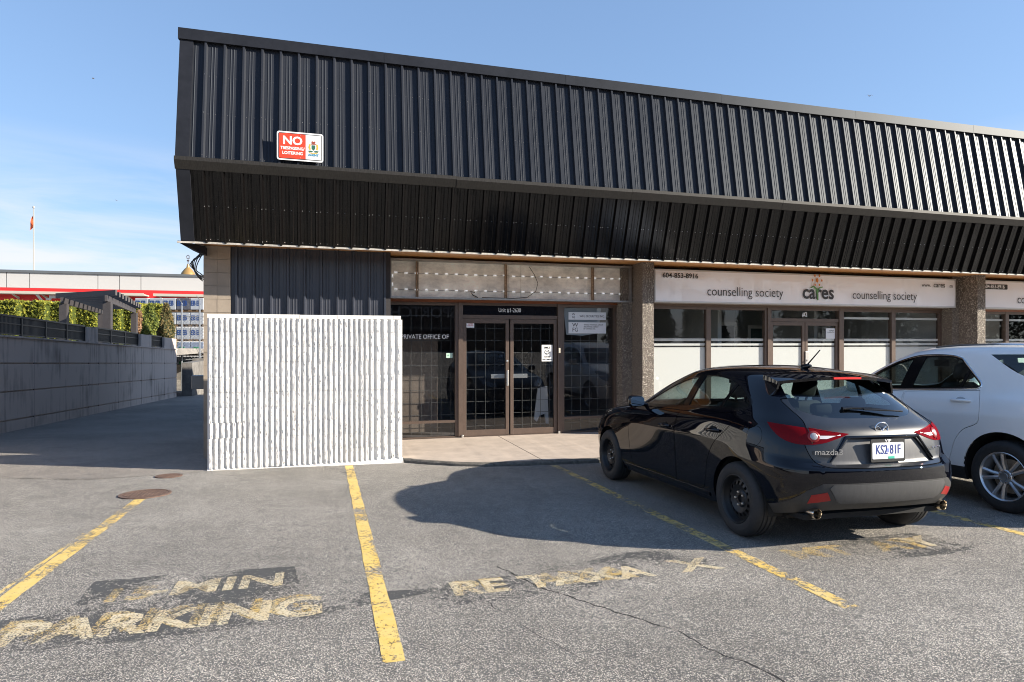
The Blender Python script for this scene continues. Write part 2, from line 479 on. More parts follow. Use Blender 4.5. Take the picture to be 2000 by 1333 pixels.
def make_wheel(parent, y, x, z, r, kind, tyre_m, rim_m, dark_m, bolt_m, wdt=0.205, rr=0.2):
    """x signed; outer face towards sign(x)"""
    s = 1 if x > 0 else -1
    M = Matrix.Translation((x, y, z)) @ Matrix.Rotation(R(90) * s, 4, 'Y')      # local z -> outward
    w = empty('wheel', (0, 0, 0)); w.parent = parent
    t = MB(); h = wdt / 2
    prof = [(rr - .012, -h + .02), (rr, -h + .006), (rr + .03, -h - .004), (r - .05, -h - .008), (r - .02, -h + .004), (r - .006, -h + .022), (r, -h + .05), (r, -0.045), (r - .008, -0.042), (r - .008, -0.034), (r, -0.031), (r, -.004), (r - .008, -.002), (r - .008, .006), (r, .009), (r, .035), (r - .008, .038), (r - .008, .046), (r, .049), (r, h - .05), (r - .006, h - .022), (r - .02, h - .004), (r - .05, h + .008), (rr + .055, h + .009), (rr + .03, h + .006), (rr + .012, h + .004), (rr + .004, h - .002), (rr - .012, h - .014)]
    t.lathe(prof, M, 72)
    t.build('tyre', tyre_m, w, True, 50)
    b = MB()
    b.lathe([(rr, h - .006), (rr + .004, h - .001), (rr - .002, h + .002), (rr - .010, h - .004), (rr - .016, h - .02), (rr - .022, h - .05), (rr - .03, h - .06), (rr - .03, -h + .02)], M, 64)
    if kind == 'steel':
        # pressed steel disc with slots round the edge
        prof = [(rr - .028, h - .062), (rr - .034, h - .058), (rr - .055, h - .05), (rr - .085, h - .038), (rr - .098, h - .046), (.075, h - .062), (.062, h - .05), (.05, h - .048), (.034, h - .05), (.032, h - .07), (.0, h - .072)]
        b.lathe(prof, M, 64, skip=lambda i, k: i == 2 and (k % 4) in (0, 1))
        b.build('rim', rim_m, w, True, 40)
        d = MB(); d.lathe([(rr - .03, h - .10), (.0, h - .10)], M, 24); d.build('brake_disc', dark_m, w)
        for k in range(5):
            d = MB(); a = 2 * math.pi * k / 5 + .3
            q = M @ Matrix.Translation((.057 * math.cos(a), .057 * math.sin(a), h - .052))
            d.lathe([(.0105, 0), (.0105, .014), (.007, .02), (0, .021)], q, 6)
            d.build('wheel_nut', bolt_m, w)
    else:
        # five paired spokes
        for k in range(5):
            a0 = 2 * math.pi * k / 5 + R(90)
            for sd in (-1, 1):
                a1 = a0 + sd * R(6); a2 = a0 + sd * R(19)
                p = []; 
                r1 = .045; r2 = rr - .012
                for (rad, ang, hw, zz) in ((r1, a0 + sd * R(15), .019, h - .030), (rr * .5, a0 + sd * R(11.5), .016, h - .016), (r2, a0 + sd * R(12), .019, h - .012)):
                    c = Vector((rad * math.cos(ang), rad * math.sin(ang), 0)); tdir = Vector((-math.sin(ang), math.cos(ang), 0))
                    p.append([c - tdir * hw + Vector((0, 0, zz - .008)), c + Vector((0, 0, zz)), c + tdir * hw + Vector((0, 0, zz - .008)), c + tdir * hw * .8 + Vector((0, 0, zz - .045)), c - tdir * hw * .8 + Vector((0, 0, zz - .045))])
                vs = [M @ v for q in p for v in q]; fs = []
                for i in range(2):
                    for j in range(5): fs.append((5 * i + j, 5 * i + (j + 1) % 5, 5 * i + 5 + (j + 1) % 5, 5 * i + 5 + j))
                b.add(vs, fs)
        b.lathe([(.072, h - .05), (.070, h - .03), (.060, h - .022), (.035, h - .022), (.033, h - .016), (.0, h - .015)], M, 32)
        b.build('rim', rim_m, w, True, 40)
        d = MB(); d.lathe([(rr - .035, h - .13), (.0, h - .13)], M, 24, m=0); d.lathe([(rr - .07, h - .10), (.05, h - .10)], M, 32, m=1)
        d.build('brake_disc', [dark_m, pm('disc_steel', (.32, .26, .2), .5, .7, noise=.3, nscale=40)], w, False)
        for k in range(5):
            d = MB(); a = 2 * math.pi * k / 5 + R(90) + R(36)
            q = M @ Matrix.Translation((.055 * math.cos(a), .055 * math.sin(a), h - .028))
            d.lathe([(.010, 0), (.010, .014), (.006, .018), (0, .018)], q, 6)
            d.build('wheel_nut', bolt_m, w)
    return w

def seat(parent, x, y, z, mat, back=0.62, w=0.5, lean=18):
    m = MB()
    m.box(x - w / 2, x + w / 2, y - .25, y + .27, z - .08, z + .10, bev=.05)
    ca, sa = math.cos(R(lean)), math.sin(R(lean))
    def bk(x0, x1, z0, z1, t0, t1, bev):
        q = MB(); q.box(x0, x1, t0, t1, z0, z1, bev=bev)
        for i, v in enumerate(q.v): q.v[i] = Vector((v.x, y - .22 + v.y * ca - v.z * sa, z + .05 + v.y * sa + v.z * ca))
        m.add(q.v, q.f)
    bk(x - w / 2 + .01, x + w / 2 - .01, 0, back, -.06, .06, .055)
    bk(x - .13, x + .13, back + .04, back + .24, -.05, .05, .045)
    bk(x - .06, x - .045, back - .02, back + .06, -.008, .008, 0); bk(x + .045, x + .06, back - .02, back + .06, -.008, .008, 0)
    return m.build('seat', mat, parent, True, 50)
# ------------------------------------------------------------------ black hatchback
def hatch_shell():
    # columns: front centre .. side .. rear centre
    sy = [2.98, 2.66, 2.22, 1.78, 1.28, .80, .40, .04, -.33]          # side columns c3..c11
    def ring(f, xs, ys, zs): return [(x, y, z) for x, y, z in zip(xs, ys, zs)]
    rings = []
    # R0 lower edge
    rings.append(ring(0, [0, .46, .74, .84, .85, .835, .83, .83, .83, .835, .845, .82, .70, .42, 0],
                      [3.42, 3.38, 3.22] + sy + [-.58, -.67, -.70],
                      [.22, .22, .22, .23, .22, .20, .20, .20, .20, .20, .22, .26, .32, .345, .345]))
    # R1
    rings.append(ring(0, [0, .50, .80, .885, .90, .885, .87, .865, .87, .885, .90, .885, .80, .50, 0],
                      [3.60, 3.54, 3.30] + sy + [-.60, -.74, -.78],
                      [.34, .34, .34, .34, .33, .31, .30, .30, .30, .31, .33, .37, .405, .42, .42]))
    # R2
    rings.append(ring(0, [0, .50, .82, .90, .91, .895, .875, .87, .875, .895, .91, .90, .83, .52, 0],
                      [3.64, 3.58, 3.32] + sy + [-.60, -.765, -.805],
                      [.50, .50, .50, .50, .50, .50, .50, .50, .50, .50, .50, .52, .54, .55, .55]))
    # R3 bumper top shelf
    rings.append(ring(0, [0, .50, .82, .895, .905, .90, .89, .885, .89, .90, .91, .90, .825, .52, 0],
                      [3.62, 3.56, 3.28] + sy + [-.585, -.76, -.80],
                      [.64, .64, .64, .66, .68, .68, .68, .68, .68, .69, .69, .67, .665, .665, .665]))
    # R4 just above the bumper shelf / character line
    rings.append(ring(0, [0, .48, .78, .875, .90, .905, .905, .905, .905, .91, .91, .89, .79, .48, 0],
                      [3.56, 3.48, 3.18] + sy + [-.55, -.69, -.72],
                      [.74, .745, .76, .80, .82, .81, .80, .80, .81, .82, .81, .77, .72, .70, .70]))
    # R5 tail-lamp level / bonnet edge
    rings.append(ring(0, [0, .44, .68, .80, .85, .87, .875, .875, .88, .885, .885, .86, .77, .47, 0],
                      [3.40, 3.32, 3.05, 2.90, 2.62, 2.22, 1.78, 1.28, .80, .40, .04, -.32, -.53, -.665, -.70],
                      [.83, .84, .87, .89, .91, .915, .92, .93, .94, .95, .95, .94, .91, .88, .875]))
    # R6 bonnet middle / shoulder
    rings.append(ring(0, [0, .40, .62, .72, .78, .835, .85, .85, .85, .855, .85, .82, .72, .46, 0],
                      [2.90, 2.85, 2.70, 2.54, 2.36, 2.12, 1.74, 1.26, .80, .40, .04, -.28, -.49, -.63, -.67],
                      [.94, .94, .945, .95, .955, .965, .97, .98, .99, 1.005, 1.02, 1.02, .99, .975, .97]))
    # R7 window base
    rings.append(ring(0, [0, .42, .62, .72, .765, .79, .80, .80, .80, .80, .79, .755, .66, .44, 0],
                      [2.36, 2.32, 2.22, 2.10, 1.98, 1.82, 1.56, 1.20, .80, .42, .10, -.18, -.38, -.51, -.55],
                      [1.0, 1.0, 1.0, 1.0, 1.01, 1.015, 1.02, 1.03, 1.045, 1.065, 1.085, 1.09, 1.065, 1.04, 1.035]))
    # R8 window middle
    rings.append(ring(0, [0, .38, .56, .635, .665, .685, .70, .71, .71, .705, .69, .65, .57, .39, 0],
                      [1.88, 1.85, 1.78, 1.68, 1.58, 1.46, 1.29, 1.06, .76, .46, .20, -.02, -.17, -.28, -.32],
                      [1.24, 1.24, 1.235, 1.23, 1.23, 1.23, 1.235, 1.24, 1.25, 1.26, 1.26, 1.26, 1.245, 1.225, 1.22]))
    # R9 roof rail
    rings.append(ring(0, [0, .34, .485, .54, .565, .58, .59, .60, .60, .59, .57, .545, .50, .36, 0],
                      [1.40, 1.38, 1.33, 1.26, 1.20, 1.12, 1.02, .86, .66, .46, .27, .11, .0, -.08, -.11],
                      [1.405, 1.40, 1.39, 1.385, 1.385, 1.39, 1.395, 1.40, 1.40, 1.39, 1.38, 1.365, 1.355, 1.355, 1.36]))
    # R10 roof
    rings.append(ring(0, [0, .28, .38, .42, .44, .45, .46, .465, .465, .46, .45, .43, .39, .28, 0],
                      [1.22, 1.20, 1.16, 1.11, 1.06, 1.0, .92, .79, .62, .45, .29, .16, .08, .02, -.01],
                      [1.45, 1.447, 1.443, 1.44, 1.44, 1.443, 1.446, 1.45, 1.45, 1.443, 1.43, 1.415, 1.405, 1.40, 1.40]))
    # R11 roof centre line
    rings.append([(0, y, z) for y, z in zip([1.06, 1.02, .98, .94, .89, .83, .76, .67, .55, .42, .31, .22, .16, .11, .08],
                                             [1.468, 1.469, 1.47, 1.47, 1.471, 1.472, 1.473, 1.474, 1.47, 1.462, 1.45, 1.44, 1.43, 1.424, 1.42])])
    cre = [(3, 10, 14, .7), (4, 10, 14, .7), (4, 5, 10, .45), (9, 2, 13, .35), (7, 0, 4, .35)]
    return cage_to_dense(rings, 3, cre)

def make_hatchback():
    paint = pm('black_pearl_paint', (.0015, .002, .005), .5, 0.0, .0, coat=1.0, coat_r=.015)
    dirty = pm('dusty_black_paint', (.012, .0125, .015), .38, 0.0, .4, coat=.8, coat_r=.07, noise=.35, nscale=9, vec=(1, 1, .25))
    plast = pm('dusty_grey_plastic', (.030, .030, .031), .55, noise=.25, nscale=10, vec=(2, 2, .4))
    gloss = pm('gloss_black_trim', (.006, .006, .007), .12, spec=.5)
    dark = pm('wheel_well_black', (.008, .008, .008), .9)
    rub = pm('tyre_rubber', (.022, .022, .023), .75, noise=.25, nscale=30, bump=.001, bscale=120)
    steel = pm('black_steel_rim', (.012, .012, .013), .45)
    nut = pm('bright_nut', (.7, .7, .7), .3, 1)
    chrome = pm('chrome', (.75, .76, .78), .12, 1)
    red = pm('red_lamp_plastic', (.15, .001, .003), .35, coat=.3, coat_r=.03, spec=.0)
    redg = glass('red_lamp_lens', (.75, .02, .03), 1.2)
    clear = glass('clear_lamp_lens', (.93, .93, .93), 1.0)
    wglass = glass('car_side_glass', (.82, .95, .90), 1.1)
    rglass = glass('car_rear_glass', (.42, .50, .52), 1.3)
    trimin = pm('car_headliner', (.05, .05, .052), .9)
    seatm = pm('black_seat_cloth', (.012, .012, .013), .85)
    root = empty('parked_hatchback', label='black hatchback with black steel wheels parked nearest the camera', cat='car')
    sh = Shell(hatch_shell())
    # wheel openings
    A1 = sh.arch(0, .315, .362); A2 = sh.arch(2.70, .315, .362)
    side = lambda c, n: c.x > .40 and n.x > .25
    # side glass opening
    dlo = smooth_poly([(1.95, 1.005, 'c'), (1.6, 1.18), (1.3, 1.30), (1.0, 1.362), (.75, 1.378), (.50, 1.36), (.25, 1.295), (.05, 1.19), (-.03, 1.12), (.03, 1.07), (.30, 1.06, 'c'), (.9, 1.035), (1.5, 1.005)], 5)
    sh.mark('side', dlo, 'window_frame', side)
    inner = offset_poly(dlo, -.022)
    def clip(poly, h0, h1, sl=0):     # keep part between slanted lines  h = h0/h1 + sl*(z-1.05)
        def half(poly, f):
            out = []
            for i in range(len(poly)):
                a = poly[i - 1]; b = poly[i]; fa = f(a); fb = f(b)
                if (fa >= 0) != (fb >= 0):
                    t = fa / (fa - fb); out.append((a[0] + (b[0] - a[0]) * t, a[1] + (b[1] - a[1]) * t))
                if fb >= 0: out.append(b)
            return out
        p = half(poly, lambda q: q[0] - (h0 + sl * (q[1] - 1.05)))
        return half(p, lambda q: (h1 + sl * (q[1] - 1.05)) - q[0])
    sh.mark('side', clip(inner, 1.04, 3, -.18), 'glass_front', side, only=['window_frame'])
    sh.mark('side', clip(clip(inner, .40, 3, -.36), -3, .93, -.18), 'glass_rear', side, only=['window_frame'])
    sh.mark('side', clip(inner, -3, .37, -.36), 'glass_quarter', side, only=['window_frame'])
    # windscreen and rear window
    ws = smooth_poly([(.0, 1.03, 'c'), (.50, 1.03), (.66, 1.04), (.64, 1.10), (.52, 1.355), (.48, 1.38), (0, 1.395, 'c')], 4)
    sh.mark('rear', ws, 'windscreen', lambda c, n: c.y > 1.0 and n.y > .25 and n.x < .75)
    rw = smooth_poly([(0, 1.035, 'c'), (.40, 1.045), (.565, 1.10), (.575, 1.14), (.505, 1.30), (.46, 1.335), (0, 1.35, 'c')], 5)
    sh.mark('rear', rw, 'rear_window', lambda c, n: c.y < 0.0 and n.y < -.2)
    # doors: narrow gaps
    fd = smooth_poly([(2.11, .93, 'c'), (2.12, .60), (2.06, .29, 'c'), (1.07, .285, 'c'), (1.07, .60), (1.03, 1.0, 'c'), (1.98, .985, 'c')], 4)
    rd = smooth_poly([(1.015, 1.0, 'c'), (1.055, .60), (1.055, .285, 'c'), (.56, .30), (.49, .42), (.45, .58), (.34, .74), (.16, .88), (.08, .97), (.10, 1.04, 'c')], 5)
    for poly, nm in ((fd, 'front_door'), (rd, 'rear_door')):
        sh.mark('side', offset_poly(poly, .003), 'gap', side, only=['body'])
        sh.mark('side', offset_poly(poly, -.0035), nm, side, only=['gap'])
    hood = smooth_poly([(-.2, 2.33, 'c'), (.50, 2.28), (.70, 2.10, 'c'), (.74, 2.5), (.70, 2.9), (.60, 3.18), (.40, 3.34), (0, 3.40, 'c'), (-.2, 3.40, 'c')], 5)
    up = lambda c, n: n.z > .3 and c.y > 1.9
    sh.mark('top', offset_poly(hood, .003), 'gap', up, only=['body'])
    sh.mark('top', offset_poly(hood, -.003), 'bonnet', up, only=['gap'])
    # tail lamps, cut along the 45 degree view (h = x + y)
    tail = smooth_poly([(-.34, .925, 'c'), (-.1, .95), (.2, .978), (.50, 1.0, 'c'), (.45, .955), (.34, .888), (.20, .85), (.04, .842), (-.1, .856), (-.23, .89)], 5)
    rr = lambda c, n: c.y < -.18 and c.x > .1
    sh.mark('diag', tail, 'tail_all', rr, only=['body', 'gap'])
    # hatch lid outline
    lid = smooth_poly([(-.2, .672, 'c'), (.50, .675), (.60, .70), (.655, .80), (.66, .90), (.60, 1.02), (.61, 1.12), (.60, 1.18), (.2, 1.2, 'c'), (-.2, 1.2, 'c')], 4)
    bk = lambda c, n: c.y < -.15 and n.y < -.1
    sh.mark('rear', offset_poly(lid, .003), 'gap', bk, only=['body'])
    sh.mark('rear', offset_poly(lid, -.003), 'tailgate', bk, only=['gap'])
    sh.mark('rear', [(-.1, .6), (.605, .6), (.605, 1.1), (-.1, 1.1)], 'tail_inner', bk, only=['tail_all'])
    rec = smooth_poly([(-.05, .695, 'c'), (.50, .695, 'c'), (.33, .885, 'c'), (-.05, .895, 'c')], 3)
    sh.mark('rear', rec, 'plate_recess', bk, only=['tailgate'])
    # lower bumper insert and reflectors
    ins = smooth_poly([(-.1, .565, 'c'), (.60, .555, 'c'), (.70, .50, 'c'), (.86, .33, 'c'), (.80, .2, 'c'), (-.1, .2, 'c')], 3)
    sh.mark('rear', ins, 'bumper_insert', lambda c, n: c.y < -.30, only=['body'])
    pan = [(-.1, .553), (.53, .545), (.555, .52), (.49, .42), (.45, .40), (-.1, .40)]
    sh.mark('rear', pan, 'bumper_panel', lambda c, n: c.y < -.30, only=['bumper_insert'])
    refl = [(.535, .425), (.685, .395), (.675, .465), (.57, .49)]
    sh.mark('rear', refl, 'reflector', lambda c, n: c.y < -.30, only=['bumper_insert'])
    # front grille, lamps
    gr = smooth_poly([(0, .30, 'c'), (.50, .34), (.56, .50), (.44, .70), (0, .76, 'c')], 4)
    sh.mark('rear', gr, 'grille', lambda c, n: c.y > 3.2, only=['body'])
    hl = smooth_poly([(.06, .70), (.25, .72), (.55, .80), (.80, .88), (.70, .92), (.30, .86), (.02, .77)], 4)
    # front diag view: h = x - y ; lamp spans from nose to wing
    hl = smooth_poly([(-2.98, .715, 'c'), (-2.80, .70), (-2.50, .745), (-2.22, .83), (-2.10, .90, 'c'), (-2.35, .895), (-2.65, .845), (-2.95, .765)], 4)
    sh.mark('fdiag', hl, 'headlamp', lambda c, n: c.y > 2.7 and c.x > .3, only=['body'])
    cap = [(-.22 + .085 * math.cos(a * R(15)), .875 + .085 * math.sin(a * R(15))) for a in range(24)]
    sh.mark('side', offset_poly(cap, .0015), 'gap', side, only=['body'])
    sh.mark('side', offset_poly(cap, -.0015), 'fuel_flap', side, only=['gap'])
    sh.part('body', ['body', 'gap2'], paint, root, 0, thick=.012)
    sh.part('underbody_shell', ['gap', 'front_door', 'rear_door', 'bonnet', 'body', 'tailgate', 'window_frame'], trimin, root, 0, off=-.016)
    for s in (-1, 1):
        d = sh.part('door', 'front_door', paint, root, s, thick=.012)
        sh.part('window', 'glass_front', wglass, d, s, off=-.004)
        d2 = sh.part('door', 'rear_door', paint, root, s, thick=.012)
        sh.part('window', 'glass_rear', wglass, d2, s, off=-.004)
        sh.part('window', 'glass_quarter', wglass, root, s, off=-.004)
        for dd, hy, hz in ((d, 1.24, .825), (d2, .34, .87)):
            # recess cup and bar
            l, n = sh.hit((2, hy, hz), (-1, 0, 0)); hp = Vector((s * l.x, hy, hz))
            m = MB(); M = Matrix.Translation(hp + Vector((s * .0015, 0, 0))) @ Matrix.Rotation(R(90), 4, 'Y')
            m.lathe([(.0, .0), (.05, .001), (.052, 0.0005)], M @ Matrix.Diagonal((.72, 1.15, 1, 1)), 24, m=0)
            P = [Vector((hp.x + s * o, hy + t, hz + q)) for t, o, q in ((-.105, .003, .004), (-.085, .022, .006), (-.03, .034, .004), (.04, .034, .0), (.085, .022, -.002), (.10, .003, -.003))]
            m.tube(P, [.012, .015, .016, .016, .015, .012], 10, m=1)
            m.build('door_handle', [dark, paint], dd, True, 60)
        m = MB(); # outline trim
        b0 = [(1.84, 1.0), (1.3, 1.022), (.6, 1.045), (0, 1.062), (-.25, 1.062)]
        sh.part('window_frame', 'window_frame', gloss, root, s, off=.001, thick=.014)
        sh.part('tail_lamp', 'tail_all', red, root, s, off=.004, thick=.02)
        ti = sh.part('tail_lamp', 'tail_inner', red, root, s, off=.004, thick=.02)
        sh.part('reflector', 'reflector', pm('red_reflector', (.30, .01, .01), .3, emit=None), root, s, off=.004, thick=.01)
        hlm = sh.part('headlamp', 'headlamp', pm('headlamp_chrome', (.35, .36, .38), .18, .8, rnoise=.1, nscale=60), root, s, off=-.02)
        sh.part('lamp_lens', 'headlamp', clear, hlm, s, off=.003, thick=.02)
    sh.part('fuel_flap', 'fuel_flap', paint, root, -1, off=.0)
    sh.part('side_patch', 'fuel_flap', paint, root, 1)
    sh.part('bonnet', 'bonnet', paint, root, 0, thick=.012)
    tg = sh.part('tailgate', 'tailgate', dirty, root, 0, thick=.012)
    sh.part('plate_recess', 'plate_recess', pm('dusty_recess_paint', (.085, .085, .09), .42, .2, noise=.2, nscale=12, vec=(2, 2, .3)), tg, 0, off=-.022)
    V, F, Nn, ns = sh.get('plate_recess', 0, 0); 
    sh.part('recess_walls', 'plate_recess', paint, tg, 0, off=.0, thick=.024) if False else None
    m = MB()      # garnish lip above the plate recess
    pts = []
    for x in [-.50, -.44, -.35, -.2, 0, .2, .35, .44, .50]:
        z = .898 if abs(x) < .36 else .898 - (abs(x) - .34) * 1.15
        l, n = sh.hit((abs(x), -3, z), (0, 1, 0)); pts.append(Vector((x, l.y - .002, z)))
    m.tube(pts, [.006, .010, .013, .014, .014, .014, .013, .010, .006], 8)
    m.build('garnish', paint, tg, True, 60)
    sh.part('bumper', 'bumper_insert', plast, root, 0, off=.002, thick=.01)
    sh.part('bumper_panel', 'bumper_panel', pm('light_dusty_plastic', (.058, .058, .06), .5, noise=.15, nscale=14, vec=(3, 3, .4)), root, 0, off=.006, thick=.012)
    sh.part('grille', 'grille', pm('grille_black', (.01, .01, .01), .4), root, 0, off=-.01)
    sh.part('windscreen', 'windscreen', rglass, root, 0, off=-.003)
    rwn = sh.part('rear_window', 'rear_window', rglass, tg, 0, off=-.003)
    # frit border of the rear window
    # detail of lamps: round reversing lens and clear lower strip
    for s in (-1, 1):
        m = MB()
        for (x0, z0, rad, mm) in ((.70, .905, .046, 0), (.70, .905, .030, 1)):
            d = Vector((.55, -.83, 0)).normalized(); 
            l, n = sh.hit((x0 + .9 * d.x, -.5 + 1.2 * d.y, z0), (-d.x, -d.y, 0))
            if l is None: continue
            q = Vector((s * l.x, l.y, l.z)); nn = Vector((s * n.x, n.y, n.z)); M = Matrix.Translation(q + nn * (.005 + .004 * mm)) @ nn.to_track_quat('Z', 'Y').to_matrix().to_4x4()
            m.lathe([(rad, 0), (rad * .9, .004), (rad * .7, .006), (0, .007)], M, 24, m=mm)
        m.build('lamp_bulb_ring', [pm('pale_lamp_ring', (.30, .03, .03), .2, .4), pm('lamp_silver', (.42, .38, .38), .25, .3)], root, True, 60)
        V = []; F = []
        nn_ = 10
        for i in range(nn_ + 1):
            x = .39 + (.58 - .39) * i / nn_
            zt = .925 + .004; zb = .925 - .034 * min(1, i / 6)
            for z in (zt - .018, zb - .004):
                l, n = sh.hit((x, -3, z), (0, 1, 0)); V.append(l + n * .0065)
        for i in range(nn_): F.append((2 * i, 2 * i + 1, 2 * i + 3, 2 * i + 2))
        if s < 0: V = [Vector((-v.x, v.y, v.z)) for v in V]; F = [tuple(reversed(f)) for f in F]
        V2, F2 = ribbon(sh, [(.612, .852 + .012 * k) for k in range(11)], .012, 'rear', .0085)
        if s < 0: V2 = [Vector((-v.x, v.y, v.z)) for v in V2]; F2 = [tuple(reversed(f)) for f in F2]
        obj('lamp_divider', V2, F2, gloss, root)
        V2, F2 = ribbon(sh, [(.60 - .025 * k, .968 - .0045 * k) for k in range(10)], .008, 'rear', .009)
        if s < 0: V2 = [Vector((-v.x, v.y, v.z)) for v in V2]; F2 = [tuple(reversed(f)) for f in F2]
        obj('lamp_light_bar', V2, F2, pm('bright_red_bar', (.55, .03, .04), .3), root)
        obj('reversing_lens', V, F, pm('white_lens', (.72, .68, .68), .2, coat=.5), root, True)
    lp = lip_mesh([A1, A2], root, paint, 'wheel_arch', .035)
    liner([(0, .315, .362, .86), (2.70, .315, .362, .86)], root, dark)
    m = MB(); m.box(-.70, .70, -.40, 3.3, .23, .27); m.box(-.40, .40, -.5, 3.2, .24, .5)
    m.tube([(-.3, -.2, .26), (.3, -.3, .26)], .09, 10); m.build('underbody', dark, root)
    # side sill line
    for s in (-1, 1):
        V, F = ribbon(sh, [(y, .262) for y in [2.28, 2.0, 1.6, 1.2, .8, .45]], .05, off=.012)
        if s < 0: V = [Vector((-v.x, v.y, v.z)) for v in V]; F = [tuple(reversed(f)) for f in F]
        obj('sill', V, F, paint, root, True)
    # spoiler
    xs = [-.60, -.585, -.50, -.30, 0, .30, .50, .585, .60]
    def sp(x, t):   # t 0 front,1 rear
        a = abs(x)
        yf = .02 + .0 * a; yr = -.30 + .35 * a * a
        zt = 1.408 - .12 * a * a
        return yf + (yr - yf) * t, zt - .050 * t ** 1.3
    V = []; F = []; nt = 6
    for x in xs:
        for k in range(nt + 1):
            y, z = sp(x, k / nt); V.append(Vector((x, y, z + .012)))
        for k in range(nt, -1, -1):
            y, z = sp(x, k / nt); V.append(Vector((x, y + (.01 if k == nt else 0), z - .014 - .02 * (1 - k / nt))))
    m_ = 2 * (nt + 1)
    for i in range(len(xs) - 1):
        for j in range(m_): F.append((i * m_ + j, i * m_ + (j + 1) % m_, (i + 1) * m_ + (j + 1) % m_, (i + 1) * m_ + j))
    F.append(tuple(reversed(range(m_)))); F.append(tuple(range((len(xs) - 1) * m_, len(xs) * m_)))
    spo = obj('spoiler', V, F, paint, root, True, angle=50)
    m = MB(); m.box(-.14, .14, -.306, -.29, 1.345, 1.362); m.build('brake_lamp', pm('high_brake_red', (.6, .02, .02), .3), spo)
    # side winglets of the spoiler down the rear window
    for s in (-1, 1):
        P = [(.590, -.17, 1.325), (.60, .0, 1.335), (.63, -.06, 1.25), (.645, -.12, 1.20), (.632, -.15, 1.21), (.61, -.17, 1.26), (.595, -.175, 1.31)]
        V = [Vector((s * p[0], p[1], p[2])) for p in P] + [Vector((s * (p[0] - .02), p[1], p[2])) for p in P]; n = len(P)
        F = [tuple(range(n)), tuple(reversed(range(n, 2 * n)))] + [(i, (i + 1) % n, n + (i + 1) % n, n + i) for i in range(n)]
        if s > 0: F = [tuple(reversed(f)) for f in F]
        obj('winglet', V, F, gloss, spo)
    # antenna
    m = MB(); m.tube([(0, .24, 1.44), (0, .19, 1.452), (0, .14, 1.458)], [.03, .024, .012], 10); m.tube([(0, .20, 1.455), (0, .02, 1.60)], [.007, .005], 8)
    m.build('antenna', gloss, root, True, 50)
    # wiper
    m = MB(); W = []
    for x, z in ((-.04, 1.085), (.10, 1.10), (.28, 1.105), (.36, 1.10)):
        l, n = sh.hit((abs(x), -3, z - .01), (0, 1, 0)); W.append(Vector((x, l.y, l.z)) + Vector((n.x if x > 0 else -n.x, n.y, n.z)) * .022)
    # wiper pivots on the right, blade reaches left
    W = [Vector((-w.x + .16, w.y, w.z)) for w in W]
    m.tube(W, [.009, .010, .012, .016], 8); m.tube([W[0] + Vector((-.22, .012, .01)), W[0] + Vector((.0, -.004, 0)), W[0] + Vector((.16, 0.0, -.012))], .008, 6)
    m.build('wiper', gloss, tg, True, 60)
    # exhausts
    for s in (-1, 1):
        m = MB(); M = Matrix.Translation((s * .615, -.49, .315)) @ Matrix.Rotation(R(90), 4, 'X')
        m.lathe([(.036, -.15), (.038, .155), (.040, .16), (.042, .15), (.042, -.1)], M, 24, m=0)
        m.lathe([(.036, .05), (0, .05)], M, 16, m=1)
        m.build('exhaust_pipe', [pm('polished_steel', (.62, .56, .48), .2, 1), dark], root, True, 40)
    # mirrors
    for s in (-1, 1):
        q = MB(); q.box(-.10, .10, -.055, .055, -.065, .065, bev=.04)
        for i, v in enumerate(q.v):
            k = 1 - .25 * max(0, v.y / .055); q.v[i] = Vector((s * .965 + v.x * k * (.95), 1.80 + v.y, 1.045 + v.z * k))
        q.tube([(s * .80, 1.82, .995), (s * .90, 1.81, 1.01)], .022, 8)
        mr = q.build('side_mirror', paint, root, True, 60)
        q = MB(); q.prism(rrect(-.082, .082, -.048, .05, .03), 0, .004, Matrix.Translation((s * .965, 1.740, 1.045)) @ Matrix.Rotation(R(90), 4, 'X'))
        q.build('mirror_glass', pm('mirror_glass', (.8, .85, .88), .02, 1), mr)
    # badges and plate
    l, n = sh.hit((0, -3, .965), (0, 1, 0)); by = l.y - .004
    m = MB(); pts = [(.062 * math.cos(R(a)), by - .008, .965 + .045 * math.sin(R(a))) for a in range(0, 361, 15)]
    m.tube(pts, .005, 8, caps=False)
    w = [(-.055, .982), (-.03, .973), (-.012, .955), (0, .942), (.012, .955), (.03, .973), (.055, .982)]
    m.tube([(a, by - .008, b) for a, b in w], .005, 6); m.build('badge', chrome, tg, True, 60)
    l, n = sh.hit((.42, -3, .76), (0, 1, 0))
    ang = math.atan2(.11, 1)
    t = text('lettering', 'mazda3', .062, chrome, tg, (-.525, l.y - .004, .79), (R(90), 0, R(-19)), .012, 1.15, 'CENTER', .003)
    t = text('lettering', 'SKYACTIV', .026, chrome, tg, (.525, l.y - .004, .80), (R(90), 0, R(19)), .01, 1.1, 'CENTER', .002)
    py = sh.hit((0, -3, .78), (0, 1, 0))[0].y
    pl = empty('license_plate', (0, py - .006, .795)); pl.parent = root
    m = MB(); m.prism(rrect(-.165, .165, -.09, .09, .012), 0, .008, FACE); m.build('plate_frame', pm('dark_plate_frame', (.09, .09, .09), .3, .7), pl)
    m = MB(); m.prism(rrect(-.152, .152, -.066, .062, .01), .008, .010, FACE); m.build('plate', pm('plate_white', (.78, .79, .80), .4), pl)
    navy = pm('plate_navy', (.03, .05, .22), .4)
    text('lettering', 'KS2 81F', .104, navy, pl, (0, -.0112, .004), (R(90), 0, 0), .004, .70)
    text('lettering', 'VIP', .030, pm('plate_frame_silver', (.7, .7, .7), .3), pl, (0, -.0092, .076), (R(90), 0, 0), .02, 1.5)
